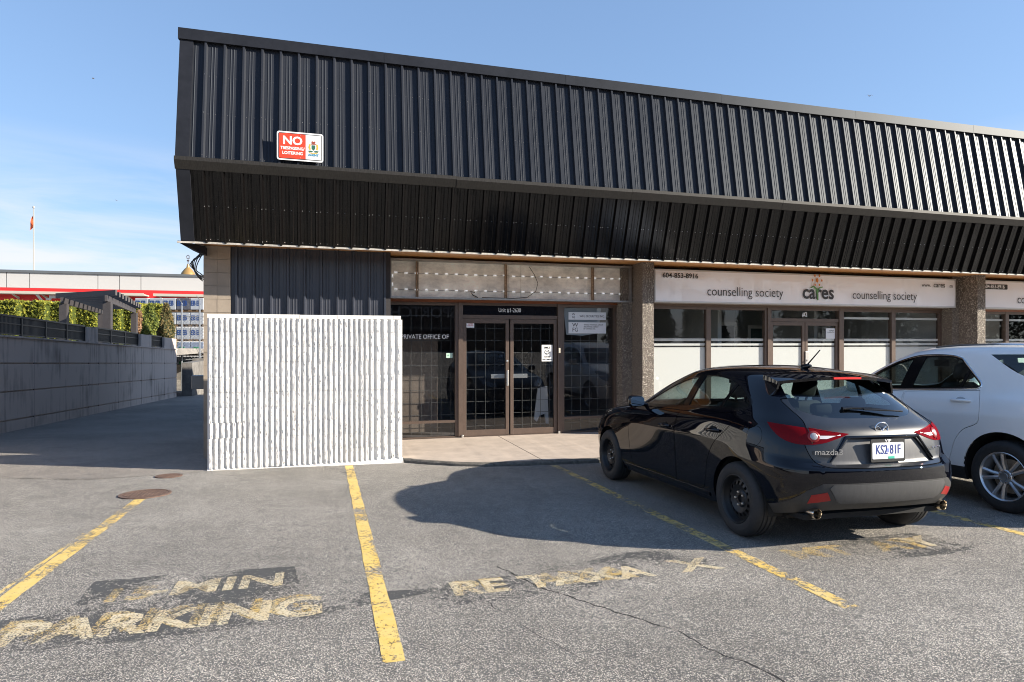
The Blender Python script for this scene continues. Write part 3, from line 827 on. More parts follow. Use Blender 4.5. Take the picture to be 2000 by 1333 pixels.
    m = MB(); m.prism([(-.012, -.014), (.012, -.014), (.012, .014), (-.012, .014)], .0102, .0112, FACE @ Matrix.Translation((-.004, .002, 0))); m.build('flag_mark', pm('plate_flag', (.25, .3, .6), .4), pl)
    m = MB(); m.prism([(-.03, -.009), (.03, -.009), (.03, .009), (-.03, .009)], .0102, .0114, FACE @ Matrix.Translation((.03, -.056, 0))); m.build('decal', pm('plate_green', (.05, .45, .32), .4), pl)
    # interior
    seat(root, -.36, 1.12, .46, seatm); seat(root, .36, 1.12, .46, seatm)
    m = MB(); m.box(-.62, .62, .14, .60, .38, .58, bev=.06); m.box(-.62, .62, .0, .14, .50, 1.02, bev=.06)
    for x in (-.36, .36): m.box(x - .12, x + .12, -.02, .08, 1.02, 1.17, bev=.045)
    m.box(-.10, .10, -.02, .06, 1.02, 1.12, bev=.03)
    m.build('rear_bench', seatm, root, True, 50)
    m = MB(); m.box(-.70, .70, 1.75, 2.25, .70, .96, bev=.08); m.build('dashboard', seatm, root, True, 50)
    m = MB(); pts = [(-.36 + .18 * math.cos(R(a)), 1.66 + .05 * math.sin(R(a)), .90 + .17 * math.sin(R(a))) for a in range(0, 361, 20)]
    m.tube(pts, .014, 8, caps=False); m.tube([(-.36, 1.80, .84), (-.36, 1.66, .90)], .05, 8); m.build('steering_wheel', seatm, root, True, 60)
    m = MB(); m.box(-.09, .09, 1.28, 1.30, 1.26, 1.33, bev=.008); m.build('rear_view_mirror', dark, root)
    m = MB(); m.box(-.70, .70, -.60, 2.2, .26, .30); m.build('cabin_floor', dark, root)
    for y in (0, 2.70):
        for s in (-1, 1): make_wheel(root, y, s * .80, .315, .315, 'steel', rub, steel, dark, nut, .205, .205)
    return root
# ------------------------------------------------------------------ white sport utility car
def suv_shell():
    sy = [3.02, 2.70, 2.25, 1.80, 1.30, .80, .40, .02, -.42]
    def ring(xs, ys, zs): return [(x, y, z) for x, y, z in zip(xs, ys, zs)]
    rings = []
    rings.append(ring([0, .48, .78, .86, .87, .855, .85, .85, .85, .855, .865, .85, .76, .46, 0],
                      [3.50, 3.46, 3.30] + sy + [-.76, -.86, -.90],
                      [.27, .27, .27, .27, .26, .25, .25, .25, .25, .25, .26, .28, .32, .33, .33]))
    rings.append(ring([0, .52, .84, .91, .92, .91, .90, .895, .90, .91, .925, .915, .86, .54, 0],
                      [3.68, 3.62, 3.40] + sy + [-.78, -.92, -.97],
                      [.40, .40, .40, .40, .39, .38, .37, .37, .37, .38, .39, .41, .43, .44, .44]))
    rings.append(ring([0, .53, .86, .925, .935, .925, .91, .905, .91, .925, .94, .93, .88, .56, 0],
                      [3.72, 3.67, 3.43] + sy + [-.80, -.94, -.99],
                      [.58, .58, .58, .58, .58, .58, .58, .58, .58, .58, .58, .60, .62, .63, .63]))
    rings.append(ring([0, .53, .86, .925, .935, .93, .92, .915, .92, .93, .945, .935, .88, .56, 0],
                      [3.72, 3.66, 3.40] + sy + [-.78, -.92, -.97],
                      [.76, .76, .76, .78, .79, .79, .79, .79, .79, .80, .80, .79, .78, .77, .77]))
    rings.append(ring([0, .52, .84, .915, .93, .93, .925, .925, .93, .94, .95, .93, .86, .54, 0],
                      [3.68, 3.62, 3.34] + sy + [-.74, -.88, -.92],
                      [.90, .90, .90, .91, .93, .93, .92, .92, .93, .94, .95, .95, .93, .92, .92]))
    rings.append(ring([0, .48, .76, .86, .885, .90, .905, .905, .905, .91, .915, .90, .83, .52, 0],
                      [3.50, 3.44, 3.20, 2.96, 2.66, 2.24, 1.80, 1.30, .80, .40, .00, -.42, -.70, -.84, -.88],
                      [1.0, 1.0, 1.02, 1.03, 1.04, 1.045, 1.045, 1.05, 1.055, 1.06, 1.07, 1.08, 1.08, 1.08, 1.08]))
    rings.append(ring([0, .44, .68, .78, .82, .865, .88, .88, .88, .885, .885, .87, .79, .50, 0],
                      [3.00, 2.96, 2.80, 2.62, 2.42, 2.16, 1.76, 1.28, .80, .40, .00, -.42, -.68, -.80, -.84],
                      [1.08, 1.08, 1.085, 1.09, 1.09, 1.095, 1.095, 1.10, 1.105, 1.11, 1.12, 1.13, 1.13, 1.13, 1.13]))
    rings.append(ring([0, .44, .66, .76, .81, .83, .84, .845, .845, .845, .84, .82, .75, .48, 0],
                      [2.42, 2.38, 2.28, 2.16, 2.04, 1.90, 1.62, 1.22, .80, .38, -.02, -.40, -.64, -.74, -.78],
                      [1.14, 1.14, 1.14, 1.14, 1.14, 1.145, 1.15, 1.16, 1.165, 1.175, 1.19, 1.20, 1.20, 1.20, 1.20]))
    rings.append(ring([0, .42, .61, .69, .72, .74, .755, .76, .765, .765, .76, .74, .69, .44, 0],
                      [1.92, 1.89, 1.81, 1.71, 1.61, 1.50, 1.32, 1.06, .74, .36, -.02, -.36, -.54, -.64, -.67],
                      [1.40, 1.40, 1.395, 1.39, 1.39, 1.39, 1.395, 1.40, 1.40, 1.41, 1.42, 1.42, 1.41, 1.40, 1.40]))
    rings.append(ring([0, .38, .55, .61, .635, .65, .66, .67, .675, .675, .67, .66, .62, .42, 0],
                      [1.46, 1.44, 1.38, 1.31, 1.24, 1.16, 1.05, .88, .62, .32, .0, -.26, -.40, -.48, -.50],
                      [1.585, 1.58, 1.57, 1.565, 1.565, 1.57, 1.58, 1.59, 1.595, 1.595, 1.59, 1.58, 1.57, 1.565, 1.565]))
    rings.append(ring([0, .32, .43, .48, .50, .51, .52, .525, .53, .53, .53, .52, .48, .34, 0],
                      [1.26, 1.24, 1.20, 1.15, 1.09, 1.02, .93, .80, .56, .30, .04, -.18, -.30, -.37, -.39],
                      [1.64, 1.637, 1.632, 1.63, 1.63, 1.635, 1.645, 1.65, 1.655, 1.65, 1.64, 1.63, 1.62, 1.61, 1.61]))
    rings.append([(0, y, z) for y, z in zip([1.10, 1.06, 1.01, .96, .90, .84, .76, .64, .46, .28, .08, -.08, -.17, -.23, -.27],
                                             [1.665, 1.667, 1.67, 1.67, 1.672, 1.674, 1.676, 1.68, 1.68, 1.675, 1.665, 1.655, 1.648, 1.643, 1.64])])
    rings = [[(x, y, z + max(0, z - .8) * .05) for x, y, z in r_] for r_ in rings]
    cre = [(4, 10, 14, .4), (4, 4, 10, .5), (9, 2, 13, .3), (3, 10, 14, .4)]
    return cage_to_dense(rings, 3, cre)

def make_suv():
    paint = pm('white_pearl_paint', (.86, .87, .88), .30, 0, .5, coat=1, coat_r=.04, noise=.02, nscale=4)
    gloss = pm('gloss_black_trim', (.006, .006, .007), .12)
    plast = pm('grey_cladding', (.02, .02, .021), .6)
    dark = pm('wheel_well_black', (.008, .008, .008), .9)
    rub = pm('tyre_rubber', (.022, .022, .023), .75)
    alloy = pm('silver_alloy', (.62, .63, .65), .28, .9, coat=.3)
    nut = pm('dark_nut', (.25, .25, .26), .3, 1)
    chrome = pm('chrome', (.75, .76, .78), .12, 1)
    wglass = glass('suv_glass', (.78, .92, .87), 1.1)
    dglass = glass('suv_privacy_glass', (.22, .26, .28), 1.4)
    trimin = pm('car_headliner', (.05, .05, .052), .9)
    seatm = pm('black_seat_cloth', (.012, .012, .013), .85)
    red = pm('red_lamp_plastic', (.20, .001, .004), .35, coat=.6, coat_r=.03, spec=.1)
    root = empty('parked_suv', label='white sport utility car with silver wheels cut off by the right edge', cat='car')
    sh = Shell(suv_shell())
    A1 = sh.arch(0, .355, .44); A2 = sh.arch(2.725, .355, .43)
    side = lambda c, n: c.x > .40 and n.x > .25
    dlo = smooth_poly([(2.08, 1.165, 'c'), (1.78, 1.33), (1.5, 1.475), (1.2, 1.56), (.95, 1.575), (.7, 1.565), (.58, 1.535, 'c'), (.34, 1.32), (.285, 1.25), (.33, 1.215, 'c'), (.9, 1.185), (1.5, 1.165)], 5)
    sh.mark('side', dlo, 'window_frame', side)
    inner = offset_poly(dlo, -.022)
    def clip(poly, h0, h1, sl=0):
        def half(poly, f):
            out = []
            for i in range(len(poly)):
                a = poly[i - 1]; b = poly[i]; fa = f(a); fb = f(b)
                if (fa >= 0) != (fb >= 0):
                    t = fa / (fa - fb); out.append((a[0] + (b[0] - a[0]) * t, a[1] + (b[1] - a[1]) * t))
                if fb >= 0: out.append(b)
            return out
        p = half(poly, lambda q: q[0] - (h0 + sl * (q[1] - 1.15)))
        return half(p, lambda q: (h1 + sl * (q[1] - 1.15)) - q[0])
    sh.mark('side', clip(inner, 1.30, 3, -.22), 'glass_front', side, only=['window_frame'])
    sh.mark('side', clip(clip(inner, .56, 3, -.36), -3, 1.14, -.22), 'glass_rear', side, only=['window_frame'])
    sh.mark('side', clip(inner, -3, .53, -.36), 'glass_quarter', side, only=['window_frame'])
    dq = smooth_poly([(.28, 1.575, 'c'), (-.45, 1.57, 'c'), (-.60, 1.40, 'c'), (-.64, 1.27, 'c'), (-.40, 1.27), (-.05, 1.385)], 4)
    sh.mark('side', dq, 'glass_luggage', lambda c, n: c.x > .4 and n.x > .1)
    ws = smooth_poly([(0, 1.18, 'c'), (.55, 1.18), (.72, 1.19), (.70, 1.26), (.58, 1.52), (.52, 1.565), (0, 1.58, 'c')], 4)
    sh.mark('rear', ws, 'windscreen', lambda c, n: c.y > 1.1 and n.y > .25 and n.x < .75)
    rw = smooth_poly([(0, 1.22, 'c'), (.5, 1.22), (.66, 1.25), (.62, 1.45), (.55, 1.53), (0, 1.55, 'c')], 4)
    sh.mark('rear', rw, 'rear_window', lambda c, n: c.y < -.2 and n.y < -.5)
    fd = smooth_poly([(2.16, 1.06, 'c'), (2.17, .70), (2.11, .36, 'c'), (1.20, .355, 'c'), (1.20, .60), (1.21, 1.15, 'c'), (2.08, 1.14, 'c')], 4)
    rd = smooth_poly([(1.19, 1.15, 'c'), (1.185, .60), (1.185, .355, 'c'), (.66, .37), (.58, .50), (.52, .66), (.42, .78), (.26, .86), (.23, .94), (.25, 1.08), (.29, 1.20, 'c')], 5)
    for poly, nm in ((fd, 'front_door'), (rd, 'rear_door')):
        sh.mark('side', offset_poly(poly, .003), 'gap', side, only=['body'])
        sh.mark('side', offset_poly(poly, -.0035), nm, side, only=['gap'])
    hood = smooth_poly([(-.2, 2.48, 'c'), (.55, 2.42), (.76, 2.24, 'c'), (.80, 2.6), (.76, 3.0), (.64, 3.28), (0, 3.44, 'c'), (-.2, 3.44, 'c')], 5)
    up = lambda c, n: n.z > .3 and c.y > 2.0
    sh.mark('top', offset_poly(hood, .003), 'gap', up, only=['body'])
    sh.mark('top', offset_poly(hood, -.003), 'bonnet', up, only=['gap'])
    clad = [(-1.2, .1), (4, .1), (4, .385), (-1.2, .385)]
    sh.mark('side', clad, 'cladding', lambda c, n: True, only=['body'])
    gr = smooth_poly([(0, .52, 'c'), (.56, .56), (.62, .74), (.52, .92), (0, .95, 'c')], 4)
    sh.mark('rear', gr, 'grille', lambda c, n: c.y > 3.2, only=['body'])
    lo = smooth_poly([(0, .40, 'c'), (.50, .42), (.46, .49), (0, .50, 'c')], 4)
    sh.mark('rear', lo, 'intake', lambda c, n: c.y > 3.2, only=['body', 'cladding'])
    hl = smooth_poly([(-3.05, .86, 'c'), (-2.80, .80), (-2.45, .86), (-2.15, .98), (-2.05, 1.04, 'c'), (-2.35, 1.03), (-2.75, .965), (-3.05, .92)], 4)
    sh.mark('fdiag', hl, 'headlamp', lambda c, n: c.y > 2.7 and c.x > .3, only=['body'])
    tl = smooth_poly([(-.40, .97, 'c'), (.05, .98), (.40, 1.03), (.42, 1.10), (.05, 1.13), (-.40, 1.12, 'c')], 4)
    sh.mark('diag', tl, 'tail', lambda c, n: c.y < -.3 and c.x > .1, only=['body'])
    lid = smooth_poly([(-.2, .66, 'c'), (.60, .66), (.70, .90), (.72, 1.2, 'c'), (-.2, 1.2, 'c')], 4)
    bk = lambda c, n: c.y < -.4 and n.y < -.3
    sh.mark('rear', offset_poly(lid, .003), 'gap', bk, only=['body'])
    sh.mark('rear', offset_poly(lid, -.003), 'tailgate', bk, only=['gap'])
    sh.part('body', ['body'], paint, root, 0, thick=.012)
    sh.part('inner_shell', ['gap', 'front_door', 'rear_door', 'bonnet', 'body', 'tailgate', 'cladding', 'window_frame'], trimin, root, 0, off=-.016)
    sh.part('cladding', 'cladding', plast, root, 0, off=.004, thick=.016)
    for s in (-1, 1):
        d = sh.part('door', 'front_door', paint, root, s, thick=.012); sh.part('window', 'glass_front', wglass, d, s, off=-.004)
        d2 = sh.part('door', 'rear_door', paint, root, s, thick=.012); sh.part('window', 'glass_rear', wglass, d2, s, off=-.004)
        sh.part('window', 'glass_quarter', wglass, root, s, off=-.004)
        sh.part('window', 'glass_luggage', wglass, root, s, off=-.0)
        sh.part('window_frame', 'window_frame', gloss, root, s, off=.001, thick=.014)
        V, F = ribbon(sh, dlo + [dlo[0]], .018, off=.008)
        if s < 0: V = [Vector((-v.x, v.y, v.z)) for v in V]; F = [tuple(reversed(f)) for f in F]
        obj('chrome_strip', V, F, chrome, root, True)
        for dd, hy, hz in ((d, 1.38, 1.06), (d2, .46, 1.085)):
            l, n = sh.hit((2, hy, hz), (-1, 0, 0)); hp = Vector((s * l.x, hy, hz)); m = MB()
            M = Matrix.Translation(hp + Vector((s * .001, 0, 0))) @ Matrix.Rotation(R(90), 4, 'Y')
            m.lathe([(.0, .0), (.05, .001), (.052, .0005)], M @ Matrix.Diagonal((.7, 1.2, 1, 1)), 24, m=1)
            P = [Vector((hp.x + s * o, hy + t, hz + q)) for t, o, q in ((-.115, .003, .0), (-.09, .024, .002), (-.03, .036, .002), (.04, .036, .0), (.09, .024, -.002), (.11, .003, -.002))]
            m.tube(P, [.012, .015, .017, .017, .015, .012], 10, m=0)
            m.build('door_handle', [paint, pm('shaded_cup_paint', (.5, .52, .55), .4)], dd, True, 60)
        sh.part('tail_lamp', 'tail', red, root, s, off=.004, thick=.02)
        hlm = sh.part('headlamp', 'headlamp', pm('headlamp_chrome', (.35, .36, .38), .18, .8), root, s, off=-.02)
        sh.part('lamp_lens', 'headlamp', glass('clear_lamp_lens', (.93, .93, .93), 1.0), hlm, s, off=.003, thick=.02)
        q = MB(); q.box(-.12, .12, -.06, .06, -.085, .085, bev=.05)
        for i, v in enumerate(q.v): q.v[i] = Vector((s * 1.0 + v.x, 1.80 + v.y, 1.20 + v.z))
        q.tube([(s * .82, 1.82, 1.12), (s * .94, 1.81, 1.15)], .03, 8); q.build('side_mirror', paint, root, True, 60)
        m = MB(); V = []
        P = []
        for y in [1.0, .7, .3, -.1, -.35]:
            l, n = sh.hit((.60, y, 3), (0, 0, -1)); P.append(Vector((s * .60, y, (l.z if l else 1.58) + .02)))
        m.tube(P, .013, 8); m.build('roof_rail', chrome, root, True)
    sh.part('bonnet', 'bonnet', paint, root, 0, thick=.012)
    tg = sh.part('tailgate', 'tailgate', paint, root, 0, thick=.012)
    sh.part('windscreen', 'windscreen', dglass, root, 0, off=-.003)
    sh.part('rear_window', 'rear_window', dglass, tg, 0, off=-.003)
    sh.part('grille', 'grille', pm('grille_black', (.01, .01, .01), .4), root, 0, off=-.01)
    sh.part('intake', 'intake', pm('grille_black', (.01, .01, .01), .4), root, 0, off=-.01)
    lip_mesh([A1, A2], root, plast, 'wheel_arch', .035)
    liner([(0, .355, .44, .89), (2.725, .355, .43, .89)], root, dark)
    m = MB(); m.box(-.76, .76, -.70, 3.4, .24, .30); m.box(-.42, .42, -.6, 3.3, .30, .6); m.build('underbody', dark, root)
    seat(root, -.38, 1.3, .62, seatm); seat(root, .38, 1.3, .62, seatm)
    m = MB(); m.box(-.66, .66, .25, .72, .50, .70, bev=.06); m.box(-.66, .66, .10, .24, .62, 1.16, bev=.06)
    for x in (-.4, 0, .4): m.box(x - .12, x + .12, .10, .20, 1.16, 1.34, bev=.045)
    m.build('rear_bench', seatm, root, True, 50)
    m = MB(); m.box(-.72, .72, 1.65, 2.2, .8, 1.10, bev=.08); m.build('dashboard', seatm, root, True, 50)
    m = MB(); m.box(-.11, .11, 1.46, 1.48, 1.44, 1.52, bev=.008); m.build('rear_view_mirror', dark, root)
    m = MB(); m.box(-.72, .72, -.66, 2.3, .33, .37); m.build('cabin_floor', dark, root)
    for y in (0, 2.725):
        for s in (-1, 1): make_wheel(root, y, s * .82, .355, .355, 'alloy', rub, alloy, dark, nut, .23, .24)
    return root
# ------------------------------------------------------------------ ground materials
def asphalt_mat(name, lo, hi, tint=(1, .97, .92), patch=.22):
    m = bpy.data.materials.new(name); m.use_nodes = True; nt = m.node_tree; N = nt.nodes; L = nt.links
    b = N['Principled BSDF']; b.inputs['Roughness'].default_value = .85; b.inputs['Specular IOR Level'].default_value = .35
    tc = N.new('ShaderNodeTexCoord')
    vo = N.new('ShaderNodeTexVoronoi'); vo.inputs['Scale'].default_value = 135; vo.inputs['Randomness'].default_value = 1
    v2 = N.new('ShaderNodeTexVoronoi'); v2.inputs['Scale'].default_value = 260
    L.new(tc.outputs['Object'], vo.inputs['Vector']); L.new(tc.outputs['Object'], v2.inputs['Vector'])
    s1 = N.new('ShaderNodeSeparateColor'); L.new(vo.outputs['Color'], s1.inputs[0])
    s2 = N.new('ShaderNodeSeparateColor'); L.new(v2.outputs['Color'], s2.inputs[0])
    # binder shows between stones: far from the cell centre
    rmp = N.new('ShaderNodeMapRange'); rmp.inputs[1].default_value = .35; rmp.inputs[2].default_value = .62; rmp.inputs[3].default_value = 1; rmp.inputs[4].default_value = 0; rmp.clamp = True
    L.new(vo.outputs['Distance'], rmp.inputs[0])
    ad = N.new('ShaderNodeMath'); ad.operation = 'MULTIPLY_ADD'; ad.inputs[1].default_value = .62; L.new(s1.outputs[0], ad.inputs[0])
    mm = N.new('ShaderNodeMath'); mm.operation = 'MULTIPLY'; mm.inputs[1].default_value = .38; L.new(s2.outputs[1], mm.inputs[0]); L.new(mm.outputs[0], ad.inputs[2])
    cr = N.new('ShaderNodeValToRGB'); e = cr.color_ramp.elements
    e[0].position = .25; e[0].color = (lo * tint[0], lo * tint[1], lo * tint[2], 1); e[1].position = .80; e[1].color = (hi * tint[0], hi * tint[1], hi * tint[2], 1)
    k = e.new(.5); mid = lo * .45 + hi * .42; k.color = (mid * tint[0], mid * tint[1] * .995, mid * tint[2] * .98, 1)
    L.new(ad.outputs[0], cr.inputs[0])
    dk = N.new('ShaderNodeMixRGB'); dk.inputs[1].default_value = (lo * .8, lo * .8, lo * .8, 1); L.new(rmp.outputs[0], dk.inputs[0]); L.new(cr.outputs[0], dk.inputs[2])
    n1 = N.new('ShaderNodeTexNoise'); n1.inputs['Scale'].default_value = .55; n1.inputs['Detail'].default_value = 6; n1.inputs['Roughness'].default_value = .6
    n2 = N.new('ShaderNodeTexNoise'); n2.inputs['Scale'].default_value = 5; n2.inputs['Detail'].default_value = 6; n2.inputs['Roughness'].default_value = .7
    L.new(tc.outputs['Object'], n1.inputs['Vector']); L.new(tc.outputs['Object'], n2.inputs['Vector'])
    a1 = N.new('ShaderNodeMapRange'); a1.inputs[1].default_value = .3; a1.inputs[2].default_value = .7; a1.inputs[3].default_value = 1 - patch; a1.inputs[4].default_value = 1 + patch * .6
    a2 = N.new('ShaderNodeMapRange'); a2.inputs[1].default_value = .3; a2.inputs[2].default_value = .7; a2.inputs[3].default_value = .86; a2.inputs[4].default_value = 1.12
    L.new(n1.outputs['Fac'], a1.inputs[0]); L.new(n2.outputs['Fac'], a2.inputs[0])
    mu = N.new('ShaderNodeMath'); mu.operation = 'MULTIPLY'; L.new(a1.outputs[0], mu.inputs[0]); L.new(a2.outputs[0], mu.inputs[1])
    vs = N.new('ShaderNodeVectorMath'); vs.operation = 'SCALE'; L.new(dk.outputs[0], vs.inputs[0]); L.new(mu.outputs[0], vs.inputs['Scale'])
    L.new(vs.outputs[0], b.inputs['Base Color'])
    bp = N.new('ShaderNodeBump'); bp.inputs['Strength'].default_value = .8; bp.inputs['Distance'].default_value = .006
    L.new(ad.outputs[0], bp.inputs['Height']); L.new(bp.outputs[0], b.inputs['Normal'])
    return m

def worn_mat(name, col, amount, scale=30, col2=None, rough=.6, speck=.5, blotch=.55):
    """worn paint: noise holes let the asphalt below show"""
    m = bpy.data.materials.new(name); m.use_nodes = True; nt = m.node_tree; N = nt.nodes; L = nt.links
    b = N['Principled BSDF']; b.inputs['Roughness'].default_value = rough; b.inputs['Base Color'].default_value = (*col, 1)
    out = N['Material Output']; tr = N.new('ShaderNodeBsdfTransparent'); mx = N.new('ShaderNodeMixShader')
    tc = N.new('ShaderNodeTexCoord')
    n1 = N.new('ShaderNodeTexNoise'); n1.inputs['Scale'].default_value = scale; n1.inputs['Detail'].default_value = 8; n1.inputs['Roughness'].default_value = .78
    n2 = N.new('ShaderNodeTexNoise'); n2.inputs['Scale'].default_value = 2.6; n2.inputs['Detail'].default_value = 3
    L.new(tc.outputs['Object'], n1.inputs['Vector']); L.new(tc.outputs['Object'], n2.inputs['Vector'])
    vo = N.new('ShaderNodeTexVoronoi'); vo.inputs['Scale'].default_value = 95; L.new(tc.outputs['Object'], vo.inputs['Vector'])
    su = N.new('ShaderNodeMath'); su.operation = 'MULTIPLY_ADD'; su.inputs[1].default_value = blotch; L.new(n2.outputs['Fac'], su.inputs[0]); L.new(n1.outputs['Fac'], su.inputs[2])
    s3 = N.new('ShaderNodeMath'); s3.operation = 'MULTIPLY_ADD'; s3.inputs[1].default_value = -.22 * speck; L.new(vo.outputs['Distance'], s3.inputs[0]); L.new(su.outputs[0], s3.inputs[2])
    mr = N.new('ShaderNodeMapRange'); c = .52 + .5 * blotch - .06 * speck; t = c + (amount - .5) * .55
    mr.inputs[1].default_value = t - .02; mr.inputs[2].default_value = t + .02; L.new(s3.outputs[0], mr.inputs[0])
    L.new(mr.outputs[0], mx.inputs[0]); L.new(tr.outputs[0], mx.inputs[1]); L.new(b.outputs[0], mx.inputs[2]); L.new(mx.outputs[0], out.inputs[0])
    if col2:
        n4 = N.new('ShaderNodeTexNoise'); n4.inputs['Scale'].default_value = 9; n4.inputs['Detail'].default_value = 4; L.new(tc.outputs['Object'], n4.inputs['Vector'])
        r4 = N.new('ShaderNodeValToRGB'); r4.color_ramp.elements[0].position = .42; r4.color_ramp.elements[1].position = .58
        r4.color_ramp.elements[0].color = (*col, 1); r4.color_ramp.elements[1].color = (*col2, 1)
        L.new(n4.outputs['Fac'], r4.inputs[0]); L.new(r4.outputs[0], b.inputs['Base Color'])
    return m

asph = asphalt_mat('asphalt_aggregate', .13, .82, (1, .915, .80), .24)
asph_dark = asphalt_mat('alley_asphalt', .15, .70, (1, .88, .75))
def ground_sheet(name, xs, ys, mat, lift=0.0, kind='structure'):
    V = [(x, y, gz(x, y) + lift) for y in ys for x in xs]; n = len(xs)
    F = [(j * n + i, j * n + i + 1, (j + 1) * n + i + 1, (j + 1) * n + i) for j in range(len(ys) - 1) for i in range(n - 1)]
    return tag(obj(name, V, F, mat), kind=kind)
def frange(a, b, s):
    o = []; x = a
    while x < b - 1e-6: o.append(x); x += s
    return o + [b]
ground_sheet('ground', [-600, -200, -60, -30, -10, 0, 10, 20, 30, 40, 80, 250, 600], [-600, -200, -60, -25, -10, 0, 10, 20, 30, 40, 80, 200, 600], asph)

def ground_poly(name, pts, mat, lift, kind='structure', parent=None):
    """flat-lying polygon that follows the slope"""
    return tag(obj(name, [(x, y, gz(x, y) + lift) for x, y in pts], [tuple(range(len(pts)))], mat, parent), kind=kind)
def strip(name, a, b, w, mat, lift, jag=0.004, n=40):
    a = Vector(a); b = Vector(b); t = (b - a).normalized(); q = Vector((-t.y, t.x)); V = []; F = []
    for i in range(n + 1):
        c = a + (b - a) * i / n
        for sgn in (-1, 1):
            p = c + q * sgn * (w / 2 + random.uniform(-jag, jag)); V.append((p.x, p.y, gz(p.x, p.y) + lift))
    for i in range(n): F.append((2 * i, 2 * i + 2, 2 * i + 3, 2 * i + 1))
    return tag(obj(name, V, F, mat), kind='structure')

alley_pts = [(-30, 9.9), (-10, 10.3), (-4.2, 10.05), (-3.0, 9.55), (-1.65, 9.75), (-1.62, 11.2), (-1.9, 11.3), (-2.0, 39), (-30, 39)]
ground_poly('alley', alley_pts, asph_dark, .004)
yel = (.70, .48, .13); yel2 = (.62, .44, .16)
wy = worn_mat('worn_yellow_paint', yel, .34, 30, (.70, .50, .17))
wy2 = worn_mat('worn_yellow_paint_thin', yel, .38, 22, (.66, .50, .22))
wy3 = worn_mat('faded_yellow_paint', (.58, .44, .19), .45, 18, (.66, .56, .34))
strip('parking_line', (-1.985, 2.8), (-1.975, 8.05), .115, wy, .0025)
strip('parking_line', (-2.10, 2.8), (-2.06, 6.6), .035, wy2, .0025)
strip('parking_line', (.345, 3.35), (.345, 9.80), .115, wy, .0025)
strip('parking_line', (3.185, 3.30), (3.265, 9.0), .115, wy2, .0025)
strip('parking_line', (6.02, 3.3), (6.10, 9.0), .115, wy2, .0025)
# blacked-out patches below the lettering and the lettering itself
blk = worn_mat('black_cover_paint', (.07, .07, .068), .44, 30, None, .8, .6)
blk2 = worn_mat('thin_black_cover_paint', (.07, .07, .07), .50, 26, None, .8, .6)
ground_poly('cover_patch', [(-1.95, 4.02), (-.9, 4.0), (-.02, 4.05), (.15, 4.15), (.9, 4.35), (.1, 4.42), (-.12, 4.45), (-.22, 5.12), (-1.0, 5.16), (-1.55, 5.15), (-1.52, 4.7), (-1.62, 4.58), (-1.95, 4.5)], blk, .0012)
ground_poly('cover_patch', [(.62, 4.02), (1.6, 4.0), (2.1, 4.15), (2.85, 4.2), (2.92, 4.72), (2.3, 4.75), (1.5, 4.5), (.75, 4.42)], blk2, .0012)
ground_poly('cover_patch', [(3.6, 4.05), (5.0, 4.0), (5.6, 4.25), (5.1, 4.6), (3.8, 4.55)], blk2, .0012)
TR = (R(-1.6), R(.57), 0)
def road_text(s, x, y, size, sx, mat, lift, sp=1.0, bold=.03, rz=0):
    o = text('road_lettering', s, size, mat, None, (x, y, gz(x, y) + lift), (TR[0], TR[1], R(rz)), bold, sx, 'CENTER', 0, sp)
    return tag(o, kind='structure')
pal = worn_mat('worn_cream_paint', (.58, .47, .29), .33, 70, (.60, .52, .36), .7, 1.0, .22)
wy3 = worn_mat('faded_yellow_paint', (.55, .38, .13), .40, 60, (.50, .40, .22), .7, 1.0, .30)
road_text('PARKING', -.87, 4.25, .46, .90, pal, .0032, 1.0, .028)
road_text('PARKING', -.93, 4.30, .46, .90, wy3, .0022, 1.0, .03)
road_text('15', -1.25, 4.80, .34, 1.0, wy3, .0022, 1.0, .04)
road_text('-MIN', -.70, 4.83, .38, 1.08, pal, .0032, 1.0, .028)
road_text('RE TAXA', 1.55, 4.29, .36, 1.02, pal, .0032, 1.0, .028)
road_text('PE  AXA', 1.50, 4.31, .36, 1.02, wy3, .0022, 1.0, .03)
road_text('X', 2.70, 4.31, .38, 1.2, pal, .0030, 1.0, .03)
road_text('MT  AY', 4.25, 4.32, .36, 1.2, wy3, .0022, 1.0, .04)
road_text('Y', 4.92, 4.34, .38, 1.3, pal, .0032, 1.0, .03)
# cracks
def crack(pts, w, mat):
    P = []
    for a, b in zip(pts, pts[1:]):
        a = Vector(a); b = Vector(b); n = max(2, int((b - a).length / .05))
        for i in range(n): P.append(a + (b - a) * i / n + Vector((random.uniform(-.012, .012), random.uniform(-.012, .012))))
    P.append(Vector(pts[-1])); V = []; F = []
    for i, p in enumerate(P):
        t = (P[min(i + 1, len(P) - 1)] - P[max(i - 1, 0)]).normalized(); q = Vector((-t.y, t.x)) * w * random.uniform(.3, 1)
        for s in (-1, 1): c = p + q * s; V.append((c.x, c.y, gz(c.x, c.y) + .0006))
    for i in range(len(P) - 1): F.append((2 * i, 2 * i + 2, 2 * i + 3, 2 * i + 1))
    return tag(obj('crack', V, F, mat), kind='structure')
ckm = pm('crack_shadow_gap', (.02, .02, .02), 1)  # one even dark tone for all cracks
crack([(1.25, 4.7), (1.42, 4.2), (1.55, 3.95), (1.75, 3.6), (1.95, 3.3), (1.98, 3.05), (2.1, 2.8), (2.2, 2.3)], .009, ckm)
crack([(.98, 4.15), (1.05, 3.8), (1.15, 3.5), (1.3, 3.1)], .004, ckm)
crack([(-2.0, 9.9), (-1.9, 9.4), (-2.4, 8.9), (-2.5, 8.4)], .006, ckm)
crack([(-1.6, 9.7), (-1.1, 9.3), (-.9, 9.0), (-1.5, 8.8), (-1.9, 8.6)], .005, ckm)
tar = worn_mat('tar_stain', (.05, .05, .05), .55, 8, None, .7)
